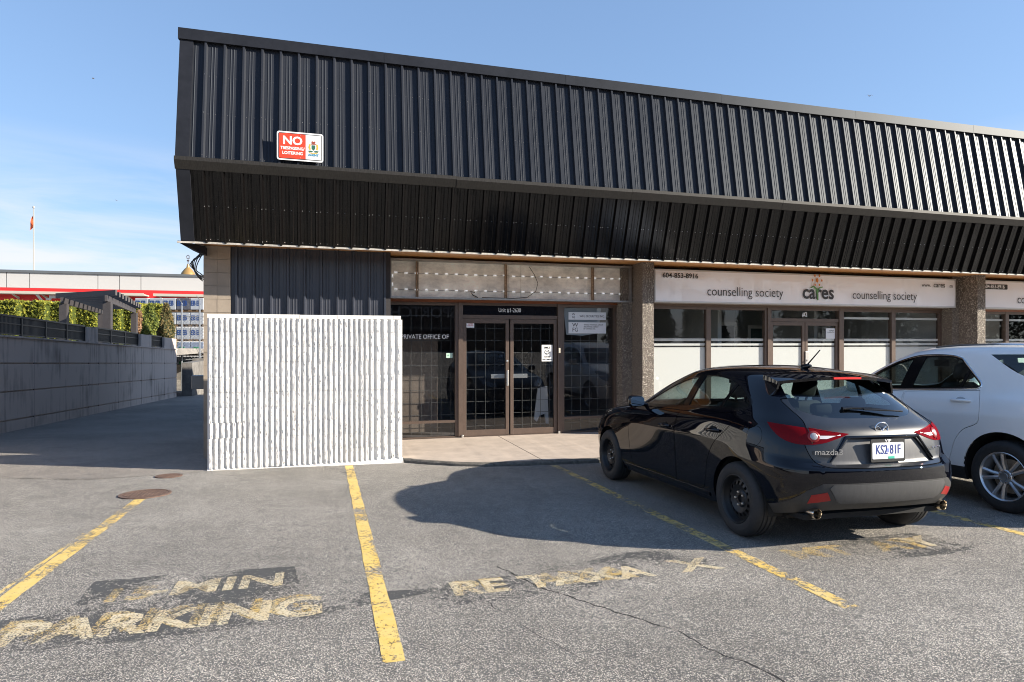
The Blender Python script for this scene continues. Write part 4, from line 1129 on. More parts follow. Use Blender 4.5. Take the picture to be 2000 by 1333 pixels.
for (sx_, sy_, sr_) in ((1.9, 6.2, .16), (1.7, 6.6, .09), (2.0, 5.3, .12), (-.8, 6.6, .14), (-.6, 7.3, .10), (4.6, 3.1, .12), (-.9, 5.9, .08), (2.2, 7.4, .11), (.1, 3.0, .12), (3.9, 2.6, .10)):
    ground_poly('oil_stain', [(sx_ + sr_ * random.uniform(.5, 1.2) * math.cos(k * .524), sy_ + sr_ * random.uniform(.6, 1.5) * math.sin(k * .524)) for k in range(12)], worn_mat('faint_oil', (.09, .085, .08), .60, 24, None, .6, .8) if 'faint_oil' not in bpy.data.materials else bpy.data.materials['faint_oil'], .0009 + .0003 * sr_)
ground_poly('oil_stain', [(.2, 9.1), (.45, 9.05), (.6, 9.15), (.5, 9.3), (.25, 9.28)], tar, .0035)

# sidewalk slab with kerb
conc = pm('sidewalk_concrete', (.44, .37, .31), .8, noise=.14, nscale=3.5, bump=.0012, bscale=70)
kerbm = pm('mossy_kerb_concrete', (.12, .11, .095), .9, noise=.5, nscale=14, bump=.006, bscale=40)
SW = -.232
edge = [(1.16, 9.86), (1.45, 9.62), (1.85, 9.33), (2.25, 9.17), (2.8, 9.09), (4.0, 9.05), (24, 9.05)]
e2 = []
for (a, b) in zip(edge, edge[1:]):
    n = max(2, int((Vector(b) - Vector(a)).length / .12))
    for i in range(n): e2.append((a[0] + (b[0] - a[0]) * i / n + 0, a[1] + (b[1] - a[1]) * i / n + random.uniform(-.008, .008)))
e2.append(edge[-1])
m = MB(); n = len(e2)
top = [(x, y + .11, SW + random.uniform(-.003, .003)) for x, y in e2]; back = [(x, 11.95, SW) for x, y in e2]
m.add(top + back, [(i, i + 1, n + i + 1, n + i) for i in range(n - 1)])
tag(m.build('sidewalk', conc), kind='structure')
m = MB()
o0 = [(x, y, gz(x, y) - .05) for x, y in e2]; o1 = [(x, y + .005, SW - .018) for x, y in e2]; o2 = [(x, y + .03, SW + .001 + random.uniform(-.004, .003)) for x, y in e2]; o3 = [(x, y + .11, SW + random.uniform(-.001, .002)) for x, y in e2]; o4 = [(x, y + .112, SW - .05) for x, y in e2]
m.add(o0 + o1 + o2 + o3 + o4, [(k * n + i, k * n + i + 1, (k + 1) * n + i + 1, (k + 1) * n + i) for k in range(4) for i in range(n - 1)])
tag(m.build('kerb', kerbm), kind='structure')
m = MB()
for x in (3.15, 5.6, 8.2, 10.8, 13.4): m.box(x - .006, x + .006, 9.18 if x > 2.9 else 9.3, 11.8, SW - .01, SW + .0015)
m.box(1.1, 24, 11.79, 11.81, SW - .01, SW + .0015)
tag(m.build('sidewalk_joint', pm('joint_dark', (.06, .05, .045), .9)), kind='structure')

# manhole covers
rust = pm('rusty_iron', (.14, .09, .07), .8, .3, noise=.5, nscale=25, bump=.002, bscale=90)
for (x, y, r, lb) in ((-1.99, 8.33, .27, 'larger rusty round manhole cover at the end of the left parking line'), (-2.0, 9.55, .165, 'smaller rusty round cover nearer the white block wall')):
    r0 = empty('manhole_cover', (x, y, gz(x, y)), 0, lb, 'manhole cover', 'rusty manhole covers in the asphalt'); r0.rotation_euler = (R(-1.6), R(.57), 0)
    m = MB(); m.lathe([(r, .002), (r, .012), (r - .03, .013), (r - .03, .006)], Matrix(), 40); m.build('rim', rust, r0)
    m = MB(); m.lathe([(r - .032, .009), (0, .0095)], Matrix(), 40)
    for i in range(-5, 6):
        for j in range(-5, 6):
            a, b = i * r / 6.5, j * r / 6.5
            if a * a + b * b < (r * .82) ** 2: m.box(a - r * .045, a + r * .045, b - r * .045, b + r * .045, .009, .014)
    m.build('lid', rust, r0)
# ------------------------------------------------------------------ building: colours
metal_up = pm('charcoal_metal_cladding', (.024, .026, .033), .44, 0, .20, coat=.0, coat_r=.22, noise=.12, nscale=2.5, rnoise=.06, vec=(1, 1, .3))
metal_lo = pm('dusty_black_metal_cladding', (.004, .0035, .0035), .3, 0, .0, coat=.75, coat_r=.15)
flash = pm('charcoal_metal_flashing', (.018, .019, .024), .5, 0, .15, coat=.0, coat_r=.2, noise=.2, nscale=5)
for _m in (metal_up, flash): _m.node_tree.nodes['Principled BSDF'].inputs['Specular Tint'].default_value = (.72, .86, 1.0, 1)
flash_w = pm('weathered_flashing', (.026, .024, .022), .55, spec=.2, noise=.5, nscale=30, vec=(6, 1, .6))
wood = pm('varnished_cedar_soffit', (.72, .36, .13), .35, noise=.3, nscale=12, vec=(.6, 12, 4), coat=.3)
wood2 = pm('stained_wood_strip', (.20, .06, .02), .4, noise=.35, nscale=10, vec=(.6, 6, 6), coat=.3)
bronze = pm('bronze_anodised_frame', (.115, .082, .066), .40, .25, noise=.1, nscale=8)
darkin = pm('dark_interior', (.035, .032, .034), .9)
beige = pm('painted_block_beige', (.29, .24, .19), .8, noise=.12, nscale=5, bump=.002, bscale=60)
glass1 = glass('storefront_glass', (.84, .86, .86), 1.0)
glass2 = glass('storefront_glass_clear', (.90, .92, .92), 1.0)
screwm = pm('screw_head', (.4, .4, .42), .35, .8)

def pebble_mat():
    m = bpy.data.materials.new('exposed_aggregate'); m.use_nodes = True; nt = m.node_tree; N = nt.nodes; L = nt.links; b = N['Principled BSDF']; b.inputs['Roughness'].default_value = .85
    tc = N.new('ShaderNodeTexCoord'); vo = N.new('ShaderNodeTexVoronoi'); vo.inputs['Scale'].default_value = 62; L.new(tc.outputs['Object'], vo.inputs['Vector'])
    sc = N.new('ShaderNodeSeparateColor'); L.new(vo.outputs['Color'], sc.inputs[0])
    cr = N.new('ShaderNodeValToRGB'); e = cr.color_ramp.elements; e[0].position = .0; e[0].color = (.12, .10, .085, 1); e[1].position = 1; e[1].color = (.85, .77, .66, 1)
    k = e.new(.45); k.color = (.34, .29, .24, 1); L.new(sc.outputs[0], cr.inputs[0])
    r = N.new('ShaderNodeMapRange'); r.inputs[1].default_value = .3; r.inputs[2].default_value = .6; r.inputs[3].default_value = 1; r.inputs[4].default_value = 0; L.new(vo.outputs['Distance'], r.inputs[0])
    mx = N.new('ShaderNodeMixRGB'); mx.inputs[1].default_value = (.13, .11, .09, 1); L.new(r.outputs[0], mx.inputs[0]); L.new(cr.outputs[0], mx.inputs[2]); L.new(mx.outputs[0], b.inputs['Base Color'])
    bp = N.new('ShaderNodeBump'); bp.inputs['Distance'].default_value = .015; L.new(r.outputs[0], bp.inputs['Height']); L.new(bp.outputs[0], b.inputs['Normal'])
    return m
pebble = pebble_mat()

XL, XR, XB = -2.02, 24.0, 24.0
bld = empty('commercial_building', (0, 11.1, -.24), 0, 'long strip mall building with overhanging black ribbed metal mansard', 'building')
BO = Vector((0, -11.1, .24))       # children are modelled in world coordinates
def bp_(o):
    o.parent = bld; o.location = BO if o.location.length == 0 else o.location + BO
    return o
def bbuild(mb, name, mats, **k): return bp_(mb.build(name, mats, **k))

PER = .2595
PROF = [(0, 0), (.012, .046), (.038, .046), (.056, 0), (.098, 0), (.103, .005), (.110, .005), (.115, 0), (.138, 0), (.143, .005), (.150, .005), (.155, 0), (.205, 0), (.210, .003), (.216, 0)]
def ribbed(name, p0, p1, x0, x1, mat, xphase=-1.70, nrm_sign=1, rows=(), top_h=1.0):
    """ribbed sheet between two horizontal lines p0=(y,z) top and p1=(y,z) bottom"""
    d = Vector((0, p1[0] - p0[0], p1[1] - p0[1])); L_ = d.length; d.normalize(); nn = Vector((1, 0, 0)).cross(d); 
    if nn.y > 0: nn = -nn
    xs = []; k = math.floor((x0 - xphase) / PER)
    while xphase + k * PER < x1:
        for a, h in PROF:
            x = xphase + k * PER + a
            if x0 <= x <= x1: xs.append((x, h))
        k += 1
    xs = [(x0, 0)] + xs + [(x1, 0)]; n = len(xs)
    V = []; ns = 1
    for j in range(ns + 1):
        for x, h in xs: V.append(Vector((x, p0[0], p0[1])) + d * L_ * j / ns + nn * h)
    F = [(j * n + i, (j + 1) * n + i, (j + 1) * n + i + 1, j * n + i + 1) for j in range(ns) for i in range(n - 1)]
    mi = [0] * len(F)
    mb = MB(); mb.add(V, F, 0)
    for fr in rows:
        k = 0
        while xphase + k * PER < min(x1, 16.5):
            for a, h in ((.078, 0), (.18, 0), (.025, .046)):
                if a == .025 and k % 3: continue
                x = xphase + k * PER + a
                if x < x0 + .02: continue
                c = Vector((x, p0[0], p0[1])) + d * L_ * fr + nn * h; r = .0065
                t = Vector((1, 0, 0)); w = d
                vs = [c + t * r, c + w * r, c - t * r, c - w * r, c + nn * .006]
                mb.add(vs, [(0, 1, 4), (1, 2, 4), (2, 3, 4), (3, 0, 4)], 1)
            k += 1
    return bbuild(mb, name, [mat, screwm])
TOP = (10.39, 6.094); CR = (10.05, 4.144); LIP = (10.42, 3.021)
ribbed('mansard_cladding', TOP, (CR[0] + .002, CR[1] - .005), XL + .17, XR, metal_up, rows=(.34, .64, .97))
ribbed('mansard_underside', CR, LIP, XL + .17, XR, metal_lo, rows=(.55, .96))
# flashings
def slab(name, pts_yz, x0, x1, mat, seams=None):
    m = MB(); n = len(pts_yz)
    xs = [x0] + [x for x in (seams or []) if x0 < x < x1] + [x1]
    for a, b in zip(xs, xs[1:]):
        j = random.uniform(-.003, .003)
        V = [(a, y, z + j) for y, z in pts_yz] + [(b - .004 if b != x1 else b, y, z + j) for y, z in pts_yz]
        m.add(V, [tuple(range(n)), tuple(reversed(range(n, 2 * n)))] + [(i, n + i, n + (i + 1) % n, (i + 1) % n) for i in range(n)])
    return bbuild(m, name, mat)
seams = [x * 3.05 + .9 for x in range(0, 9)]
slab('roof_flashing', [(10.355, 5.94), (10.300, 5.94), (10.310, 6.105), (10.60, 6.115), (10.60, 6.0)], XL - .02, XR, flash, seams)
slab('crest_flashing', [(10.065, 3.99), (10.050, 3.99), (9.987, 4.105), (9.992, 4.158), (10.005, 4.160), (10.035, 4.03)], XL - .01, XR, flash_w, [s + 1.1 for s in seams])
slab('lip_flashing', [(10.44, 3.00), (10.385, 2.995), (10.385, 3.02), (10.44, 3.035)], XL - .05, XR, pm('pale_drip_edge', (.40, .37, .33), .6, noise=.4, nscale=20))
m = MB()   # corner trim and the closed left end
def quad_prism(m, a, b, c, d, x0, x1):
    V = [(x0, *a), (x0, *b), (x0, *c), (x0, *d), (x1, *a), (x1, *b), (x1, *c), (x1, *d)]
    m.add(V, [(0, 1, 2, 3), (7, 6, 5, 4), (0, 4, 5, 1), (1, 5, 6, 2), (2, 6, 7, 3), (3, 7, 4, 0)])
quad_prism(m, (10.345, 6.05), (10.60, 6.05), (10.5, 4.1), (10.0, 4.13), XL, XL + .18)
quad_prism(m, (10.02, 4.1), (10.5, 4.1), (10.6, 3.03), (10.39, 3.03), XL, XL + .18)
bbuild(m, 'corner_trim', flash)
m = MB(); m.add([(XL - .03, 10.39, 3.028), (XL - .03, 11.5, 3.028), (-1.78, 11.5, 2.90), (-1.78, 10.9, 2.90), (XL - .03, 10.39, 3.0), (-1.78, 10.9, 3.028), (-1.78, 11.5, 3.028)], [(0, 1, 6, 5), (0, 4, 3, 5), (4, 1, 2, 3), (0, 1, 4), (5, 3, 2, 6)])
bbuild(m, 'eave_return', flash)
m = MB(); m.box(XL + .01, XR, 10.58, 25, 5.6, 6.02); m.box(XL + .02, XR, 10.5, 25, 3.12, 3.3); m.box(XL + .03, XL + .15, 10.5, 25, 3.3, 5.6)
bbuild(m, 'roof', pm('roof_membrane', (.12, .12, .12), .9))
# soffit boards
m = MB()
for k in range(7):
    y0 = 10.435 + k * .205; m.box(XL + .1, XR, y0, y0 + .199, 3.07, 3.10)
bbuild(m, 'soffit', wood)
for (x, y) in ((.42, 10.86), (3.12, 10.86), (8.75, 10.86), (12.2, 10.86)):
    m = MB(); M = Matrix.Translation((x, y, 3.068)) @ Matrix.Rotation(R(180), 4, 'X')
    m.lathe([(.095, 0), (.098, .008), (.085, .010), (.080, 0), (.07, -.06), (0, -.06)], M, 28); bbuild(m, 'recessed_lamp', pm('brushed_lamp_ring', (.45, .42, .38), .35, .8), smooth=True)
# outer walls
m = MB()
bl = .194
for r_ in range(16):
    z0 = -.30 + r_ * .2105
    for c_, (xa, xb) in enumerate(((-1.832, -1.637), (-1.633, -1.441))):
        dz = 0 if c_ == 0 else .0
        m.box(xa, xb, 11.095 + .004 * ((r_ + c_) % 2), 11.3, z0 + dz, min(z0 + .2055, 3.069))
bbuild(m, 'block_pier', beige)
m = MB(); m.box(-1.826, -1.45, 11.108, 11.29, -.3, 3.069); m.box(-1.835, -1.63, 11.31, 25, -.8, 3.11); bbuild(m, 'side_wall', pm('block_mortar_beige', (.24, .20, .16), .9, noise=.2, nscale=8))
ribbed('cladding_wall', (11.13, 3.069), (11.13, -.4), -1.44, 1.07, pm('charcoal_wall_cladding', (.032, .036, .050), .40, 0, .6, coat=.2, coat_r=.2, noise=.15, nscale=3), xphase=-1.38, rows=(.62,))
m = MB(); m.box(-1.44, 1.068, 11.14, 11.3, -.4, 3.06); bbuild(m, 'inner_wall', darkin); m = MB(); m.box(.98, 1.075, 11.10, 11.86, -.4, 3.069); bbuild(m, 'return_wall', darkin)
m = MB(); m.box(1.06, 24, 24.9, 25, -.5, 3.1); bbuild(m, 'rear_wall', darkin); m = MB(); m.box(23.9, 24, 11.1, 24.89, -.5, 3.1); bbuild(m, 'end_wall', darkin)
# fluted columns with pebble finish (two steps seen on the left side)
for x0 in (5.61, 14.02, 22.4):
    m = MB(); m.box(x0, x0 + .205, 11.54, 11.95, -.3, 3.069); m.box(x0 + .205, x0 + .445, 11.10, 11.95, -.3, 3.069); m.box(x0 + .445, x0 + .65, 11.54, 11.95, -.3, 3.069)
    bbuild(m, 'pebble_column', pebble)

# storefront --------------------------------------------------------
YS = 11.86
def frame_window(x0, x1, z0, z1, gl, rails=(), fw=.055, name='window', fy=.05):
    w = empty(name, (x0, YS, z0)); w.parent = bld; w.location = Vector((x0, YS, z0)) + BO
    m = MB(); h = z1 - z0; W = x1 - x0
    m.box(0, fw, -fy, .05, 0, h); m.box(W - fw, W, -fy, .05, 0, h); m.box(fw, W - fw, -fy + .004, .046, 0, fw); m.box(fw, W - fw, -fy + .004, .046, h - fw, h)
    for r_ in rails: m.box(fw, W - fw, -fy + .004, .046, r_ - z0 - .022, r_ - z0 + .022)
    m.build('frame', bronze, w)
    m = MB(); m.add([(fw, .0, fw), (W - fw, .0, fw), (W - fw, .0, h - fw), (fw, .0, h - fw)], [(0, 1, 2, 3)]); m.build('pane', gl, w)
    return w
def door(x0, x1, z0, z1, gl, hinge):
    w = empty('door', (x0, YS, z0)); w.parent = bld; w.location = Vector((x0, YS - .01, z0)) + BO
    W = x1 - x0; h = z1 - z0; s = .065; m = MB()
    m.box(0, s, -.03, .02, 0, h, bev=.004); m.box(W - s, W, -.03, .02, 0, h, bev=.004); m.box(s, W - s, -.028, .018, 0, .11); m.box(s, W - s, -.028, .018, h - .08, h)
    m.build('door_frame', bronze, w)
    m = MB(); m.add([(s, 0, .11), (W - s, 0, .11), (W - s, 0, h - .08), (s, 0, h - .08)], [(0, 1, 2, 3)]); m.build('pane', gl, w)
    return w
# unit one
w1 = frame_window(1.08, 2.39, -.26, 2.28, glass1, rails=(.07,))
w3 = frame_window(4.44, 5.61, -.26, 2.28, glass1, rails=(.06,))
m = MB(); m.box(2.39, 2.475, YS - .075, YS + .06, -.26, 2.28); m.box(4.355, 4.44, YS - .075, YS + .06, -.26, 2.28); m.box(2.475, 4.355, YS - .055, YS + .05, 1.985, 2.055); m.box(2.475, 4.355, YS - .055, YS + .05, 2.235, 2.28)
m.box(2.475, 4.355, YS - .06, YS + .05, SW - .01, SW + .012)
bbuild(m, 'door_surround', bronze)
m = MB(); m.add([(2.475, YS, 2.055), (4.355, YS, 2.055), (4.355, YS, 2.235), (2.475, YS, 2.235)], [(0, 1, 2, 3)]); bbuild(m, 'transom_pane', pm('dark_transom_glass', (.008, .008, .012), .08))
d1 = door(2.48, 3.375, SW + .015, 1.98, glass1, 0); d2 = door(3.40, 4.35, SW + .015, 1.98, glass1, 1)
alu = pm('brushed_aluminium', (.62, .60, .57), .35, .9)
m = MB(); m.box(.835, .875, -.075, -.03, .93, 1.22, bev=.006); m.build('handle', alu, d1)
m = MB(); M = Matrix.Translation((.857, -.03, 1.40)) @ Matrix.Rotation(R(90), 4, 'X'); m.lathe([(.022, 0), (.022, .012), (.012, .014), (0, .014)], M, 16); m.build('lock', alu, d1)
m = MB(); m.box(.56, .83, .03, .07, 1.07, 1.15, bev=.004); m.build('push_bar', alu, d1)
m = MB(); m.box(.06, .36, .03, .07, 1.07, 1.15, bev=.004); m.build('push_bar', alu, d2)
for x in (2.46, 4.37):
    m = MB(); m.box(x - .02, x + .02, YS - .11, YS - .055, SW, SW + .05, bev=.004); bbuild(m, 'door_stop', alu)
m = MB(); m.box(4.36, 4.40, YS - .10, YS - .075, 1.33, 1.43, bev=.008); bbuild(m, 'door_buzzer', pm('ivory_plastic', (.6, .55, .45), .4))
# header strip and wall above
m = MB(); m.box(1.08, 5.61, YS - .09, YS + .1, 2.282, 2.345); bbuild(m, 'header_strip', wood2)
m = MB(); m.box(1.08, 5.6, YS + .02, YS + .14, 2.35, 3.069); m.box(6.26, 14.02, YS + .02, YS + .14, 2.35, 3.069); m.box(14.67, 22.4, YS + .02, YS + .14, 2.35, 3.069)
bbuild(m, 'fascia_wall', darkin)
# security grille behind the glass of unit one
m = MB()
for x0, x1 in ((1.13, 2.34), (2.54, 3.31), (3.46, 4.29), (4.49, 5.56)):
    x = x0 + .03
    while x < x1: m.box(x - .004, x + .004, YS + .085, YS + .093, -.2, 2.0 if x0 > 2.4 and x0 < 4.4 else 2.22); x += .186
    z = -.05
    while z < 2.2: m.box(x0, x1, YS + .095, YS + .103, z - .004, z + .004); z += .232
bbuild(m, 'security_grille', pm('dull_steel_bar', (.10, .10, .10), .5, .3))
# rooms
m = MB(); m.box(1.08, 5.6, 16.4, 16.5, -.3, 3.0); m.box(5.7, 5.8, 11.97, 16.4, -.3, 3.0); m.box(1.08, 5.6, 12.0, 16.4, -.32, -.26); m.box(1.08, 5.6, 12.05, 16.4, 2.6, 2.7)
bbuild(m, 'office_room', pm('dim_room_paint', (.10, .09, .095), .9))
m = MB(); m.box(1.25, 2.12, 12.5, 12.6, -.2, 1.62)
bbuild(m, 'stored_panels', pm('brown_board', (.16, .125, .105), .8, noise=.2, nscale=8))
m = MB(); q = [(4.02, 0), (4.10, .62), (4.30, .66), (4.33, -.1), (4.27, -.1), (4.24, .1), (4.14, .08), (4.08, -.05)]
V = [(x, 12.25, z - .0) for x, z in q]; m.prism([(x, z) for x, z in q], -12.29, -12.25, FACE); bbuild(m, 'silver_cutout', pm('silver_plastic', (.55, .57, .60), .4))  # flat silver cutout standing behind the right door glass
# unit two ----------------------------------------------------------
W2 = [(6.26, 7.72), (7.72, 9.16), (11.13, 12.59), (12.59, 14.02)]
film = pm('frosted_white_film', (.68, .68, .66), .7)
white_trim = pm('white_trim', (.62, .62, .60), .5)
def unit_window(x0, x1, blind=False):
    w = frame_window(x0, x1, -.26, 2.28, glass2)
    m = MB(); W = x1 - x0
    for za, zb in ((.0, 1.435), (1.47, 1.52), (1.565, 1.62)): m.box(.058, W - .058, .006, .012, za + .26 + .056 if za == 0 else za + .26, zb + .26)
    m.build('frosted_film', film, w)
    if blind: m = MB(); m.box(.06, W - .06, .02, .05, 2.08 + .26 - .02, 2.10 + .26 + .01); m.build('blind_rail', white_trim, w)
    return w
for i, (a, b) in enumerate(W2): unit_window(a, b, i > 1)
def unit_window3(a, b): return unit_window(a, b, True)
for a, b in ((14.67, 16.1), (16.1, 17.6)): unit_window3(a, b)
m = MB(); m.box(9.16, 9.25, YS - .075, YS + .06, -.26, 2.28); m.box(11.04, 11.13, YS - .075, YS + .06, -.26, 2.28); m.box(9.25, 11.04, YS - .055, YS + .05, 1.99, 2.06)
m.box(9.25, 11.04, YS - .06, YS + .05, 2.235, 2.28); bbuild(m, 'door_surround', bronze)
m = MB(); m.add([(9.25, YS, 2.06), (11.04, YS, 2.06), (11.04, YS, 2.235), (9.25, YS, 2.235)], [(0, 1, 2, 3)]); bbuild(m, 'transom_pane', glass2)
for (a, b, hx) in ((9.255, 10.14, None), (10.155, 11.035, 0)):
    d = door(a, b, SW + .015, 1.985, glass2, 0); W = b - a; m = MB()
    for za, zb in ((-.1, 1.435), (1.47, 1.52), (1.565, 1.62)): m.box(.07, W - .07, .006, .012, za + .217, zb + .217)
    m.build('frosted_film', film, d)
    if hx is not None:
        m = MB(); m.box(-.01, .075, -.05, -.03, 1.27, 1.56, bev=.008); m.lathe([(.02, 0), (.018, .03), (0, .03)], Matrix.Translation((.03, -.05, 1.36)) @ Matrix.Rotation(R(90), 4, 'X'), 14); m.build('handle', alu, d)
for x0, x1 in ((6.26, 14.02), (14.67, 22.4)):
    m = MB(); m.box(x0, x1, YS - .07, YS + .1, 2.282, 2.345); bbuild(m, 'header_strip', wood2 if x0 > 10 else pm('brown_header', (.10, .065, .045), .5))
m = MB(); m.box(6.2, 22, 16.4, 16.5, -.3, 3.0); m.box(5.9, 6.25, 11.99, 16.4, -.3, 3.0); m.box(14.2, 14.4, 11.99, 16.4, -.3, 3.0); m.box(6.2, 22, 12.0, 16.4, -.32, -.26); m.box(6.2, 22, 12.05, 16.4, 2.6, 2.7)
m.box(8.6, 8.7, 12.8, 16.4, -.3, 2.6); m.box(11.6, 11.7, 13.2, 16.4, -.3, 2.6)
bbuild(m, 'office_room', pm('grey_room_paint', (.58, .58, .56), .9))
def inner_frame(x0, x1, z0, z1, y, inner=None):
    m = MB(); t = .09
    m.box(x0, x0 + t, y - .03, y, z0, z1, 0); m.box(x1 - t, x1, y - .03, y, z0, z1, 0); m.box(x0 + t, x1 - t, y - .029, y - .001, z1 - t, z1, 0)
    m.box(x0 + t, x1 - t, y - .01, y - .002, z0, z1 - t, 1)
    bbuild(m, 'inner_door', [white_trim, inner or darkin])
inner_frame(8.95, 10.1, -.2, 2.05, 14.2); inner_frame(11.0, 12.6, .3, 2.0, 15.0, pm('inner_teal_glass', (.05, .09, .09), .3)); inner_frame(13.6, 14.9, .3, 2.0, 15.2); inner_frame(15.0, 16.2, -.2, 2.0, 14.6, pm('brown_inner_door', (.25, .10, .04), .5))

# ------------------------------------------------------------------ signs
def sign_root(name, loc, label, cat, group=None): return empty(name, loc, 0, label, cat, group)
alum2 = pm('dull_aluminium_frame', (.34, .33, .31), .45, .7, noise=.2, nscale=10)
s1 = sign_root('open_sign_box', (1.1, 11.5, 2.33), 'empty sign box with rows of small white light modules above the doors', 'sign')
X0, X1, Z0, Z1 = 0, 4.69, 0, .69
m = MB(); m.box(X0, X1, 0, .38, Z0, Z0 + .022, 0); m.box(X0, X1, 0, .38, Z1 - .022, Z1, 0); m.box(X0, X0 + .03, .002, .378, Z0 + .022, Z1 - .022, 0); m.box(X1 - .05, X1, .002, .378, Z0 + .022, Z1 - .022, 0)
m.box(X0 - .005, X1 + .005, -.02, .0, Z0 - .01, Z0 + .018, 0); m.box(X0 - .005, X1 + .005, -.02, .0, Z1 - .02, Z1 + .008, 0); m.build('frame', alum2, s1)
dirtyback = pm('stained_box_back', (.86, .81, .72), .7, noise=.32, nscale=3.2, vec=(1, 1, 1.6))
m = MB(); 
for a, b in ((.03, .52), (.525, 2.22), (2.225, 2.46), (2.465, 4.0), (4.005, 4.64)): m.box(a, b, .16 + random.uniform(0, .006), .18, .022, .668)
m.build('back_panel', dirtyback, s1)
rusty = pm('rusty_bracket', (.32, .22, .14), .8, noise=.5, nscale=20)
for x in (.50, 2.16, 3.92): m = MB(); m.box(x - .025, x - .006, .10, .155, .022, .668); m.box(x + .006, x + .022, .115, .155, .022, .668); m.build('bracket', rusty, s1)
ledm = pm('white_led_module', (.9, .92, .94), .3, emit=(1, 1, 1), estr=.12)
wire = MB()
lm = MB()
lm.box(-.029, -.004, -.016, .016, -.012, .012, bev=.003); lm.box(.004, .029, -.016, .016, -.012, .012, bev=.003); lm.box(-.004, .004, .0, .014, -.006, .006)
lmo = lm.build('light_module', ledm, s1); first = True
def put_module(x, z, ry=0):
    global first
    o = lmo if first else lmo.copy()
    if not first: COL.objects.link(o); o.parent = s1
    first = False; o.location = (x, .14, z); o.rotation_euler = (0, ry, 0)
for row, z in ((0, .46), (1, .165)):
    x = .12; P = []
    while x < 4.55:
        zz = z + random.uniform(-.006, .006); put_module(x, zz, random.uniform(-.06, .06)); P += [(x, .15, zz), (x + .09, .15, zz - .007)]; x += .183
    wire.tube(P, .003, 5)
for z in (.25, .40):
    put_module(.06, z, R(90)); put_module(4.60, z, R(90))
wire.tube([(2.62, .13, .64), (2.72, .11, .48), (2.78, .10, .33), (2.74, .10, .18), (2.58, .11, .06), (2.3, .12, .035), (1.7, .13, .04)], .006, 6)
wire.tube([(1.62, .13, .04), (1.52, .11, .08), (1.48, .11, .14), (1.56, .11, .13)], .009, 6)
wire.build('cable', pm('black_cable', (.02, .02, .02), .5), s1)
# banner sign of unit two
ink = pm('charcoal_ink', (.035, .035, .038), .5); blackm = pm('black_ink', (.012, .012, .012), .5)
whitem = pm('white_vinyl_letter', (.8, .8, .8), .5); orange = pm('orange_ink', (.60, .20, .02), .5); green = pm('green_ink', (.12, .30, .10), .5)
def banner_mat():
    m = pm('glossy_banner_vinyl', (.90, .90, .92), .10, 0, .5, coat=.6, coat_r=.03, bump=.012, bscale=1.6, vec=(1, 1, .5)); return m
def lightbox(x0, x1, label):
    s = sign_root('lightbox_sign', (x0, 11.45, 2.335), label, 'sign', 'banner signs of the counselling office'); W = x1 - x0; H_ = .66
    m = MB(); m.box(0, W, 0, .40, 0, .03); m.box(0, W, 0, .40, H_ - .03, H_); m.box(0, .03, .001, .399, .03, H_ - .03); m.box(W - .03, W, .001, .399, .03, H_ - .03); m.box(.03, W - .03, .3, .38, .03, H_ - .03)
    m.build('frame', pm('pale_sign_frame', (.55, .54, .52), .4, .4), s)
    V = []; n = 60
    for i in range(n + 1):
        for z in (.03, .2, .35, .5, .63): V.append((.03 + (W - .06) * i / n, .006 + .010 * math.sin(z * 7 + i * .35) * math.sin((z - .03) / .6 * math.pi) + .003 * math.sin(i * 1.7), z))
    F = [(i * 5 + j, (i + 1) * 5 + j, (i + 1) * 5 + j + 1, i * 5 + j + 1) for i in range(n) for j in range(4)]
    obj('banner_face', V, F, banner_mat(), s, True)
    return s
b2 = lightbox(6.262, 14.015, 'long pale banner sign with orange dotted logo between the two pebble columns')
TX = lambda x: x - 6.262; TZ = lambda z: z - 2.335
FR = (R(90), 0, 0); ty = -.018
text('lettering', '604-853-8916', .135, blackm, b2, (TX(6.83), ty, TZ(2.868)), FR, .014, 1.06)
text('lettering', 'counselling society', .27, ink, b2, (TX(8.35), ty, TZ(2.57)), FR, -.006, .90)
text('lettering', 'counselling society', .27, ink, b2, (TX(11.95), ty, TZ(2.57)), FR, -.006, .88)
text('lettering', 'cares', .42, ink, b2, (TX(10.16), ty, TZ(2.60)), FR, .018, .92)
m = MB(); pts = [(TX(9.98 + .13 * (k / 8)), ty - .004, TZ(2.49 + .0 * k) + .20 * math.sin(k / 8 * 1.7)) for k in range(9)]
P2 = [(TX(9.955), TZ(2.70)), (TX(10.03), TZ(2.735)), (TX(10.11), TZ(2.68)), (TX(10.13), TZ(2.56)), (TX(10.14), TZ(2.44))]
m.tube([(a, ty - .004, b) for a, b in P2], [.010, .016, .02, .02, .014], 6); m.tube([(TX(10.13), ty - .004, TZ(2.60)), (TX(10.17), ty - .004, TZ(2.70)), (TX(10.26), ty - .004, TZ(2.725))], [.012, .016, .012], 6); m.build('logo_stroke', green, b2)
m = MB()
for dx, dz, r in ((0, 0, .042), (-.12, 0, .024), (.12, 0, .024), (-.06, .10, .026), (.06, .10, .026), (-.055, -.095, .022), (.055, -.095, .022)):
    m.lathe([(r, .0), (r * .6, .003), (0, .003)], Matrix.Translation((TX(10.13) + dx, ty + .001, TZ(2.865) + dz)) @ Matrix.Rotation(R(90), 4, 'X') @ Matrix.Diagonal((.8, 1.15, 1, 1)), 16)
m.build('logo_dots', orange, b2)
text('lettering', 'www.', .115, blackm, b2, (TX(13.12), ty, TZ(2.835)), FR, .0, .95); text('lettering', 'cares', .17, blackm, b2, (TX(13.50), ty, TZ(2.845)), FR, .006, .95); text('lettering', '.ca', .115, blackm, b2, (TX(13.84), ty, TZ(2.835)), FR, 0, .95)
b3 = lightbox(14.675, 22.3, 'pale banner sign with white phone number on black, cut off by the right edge')
TX3 = lambda x: x - 14.675
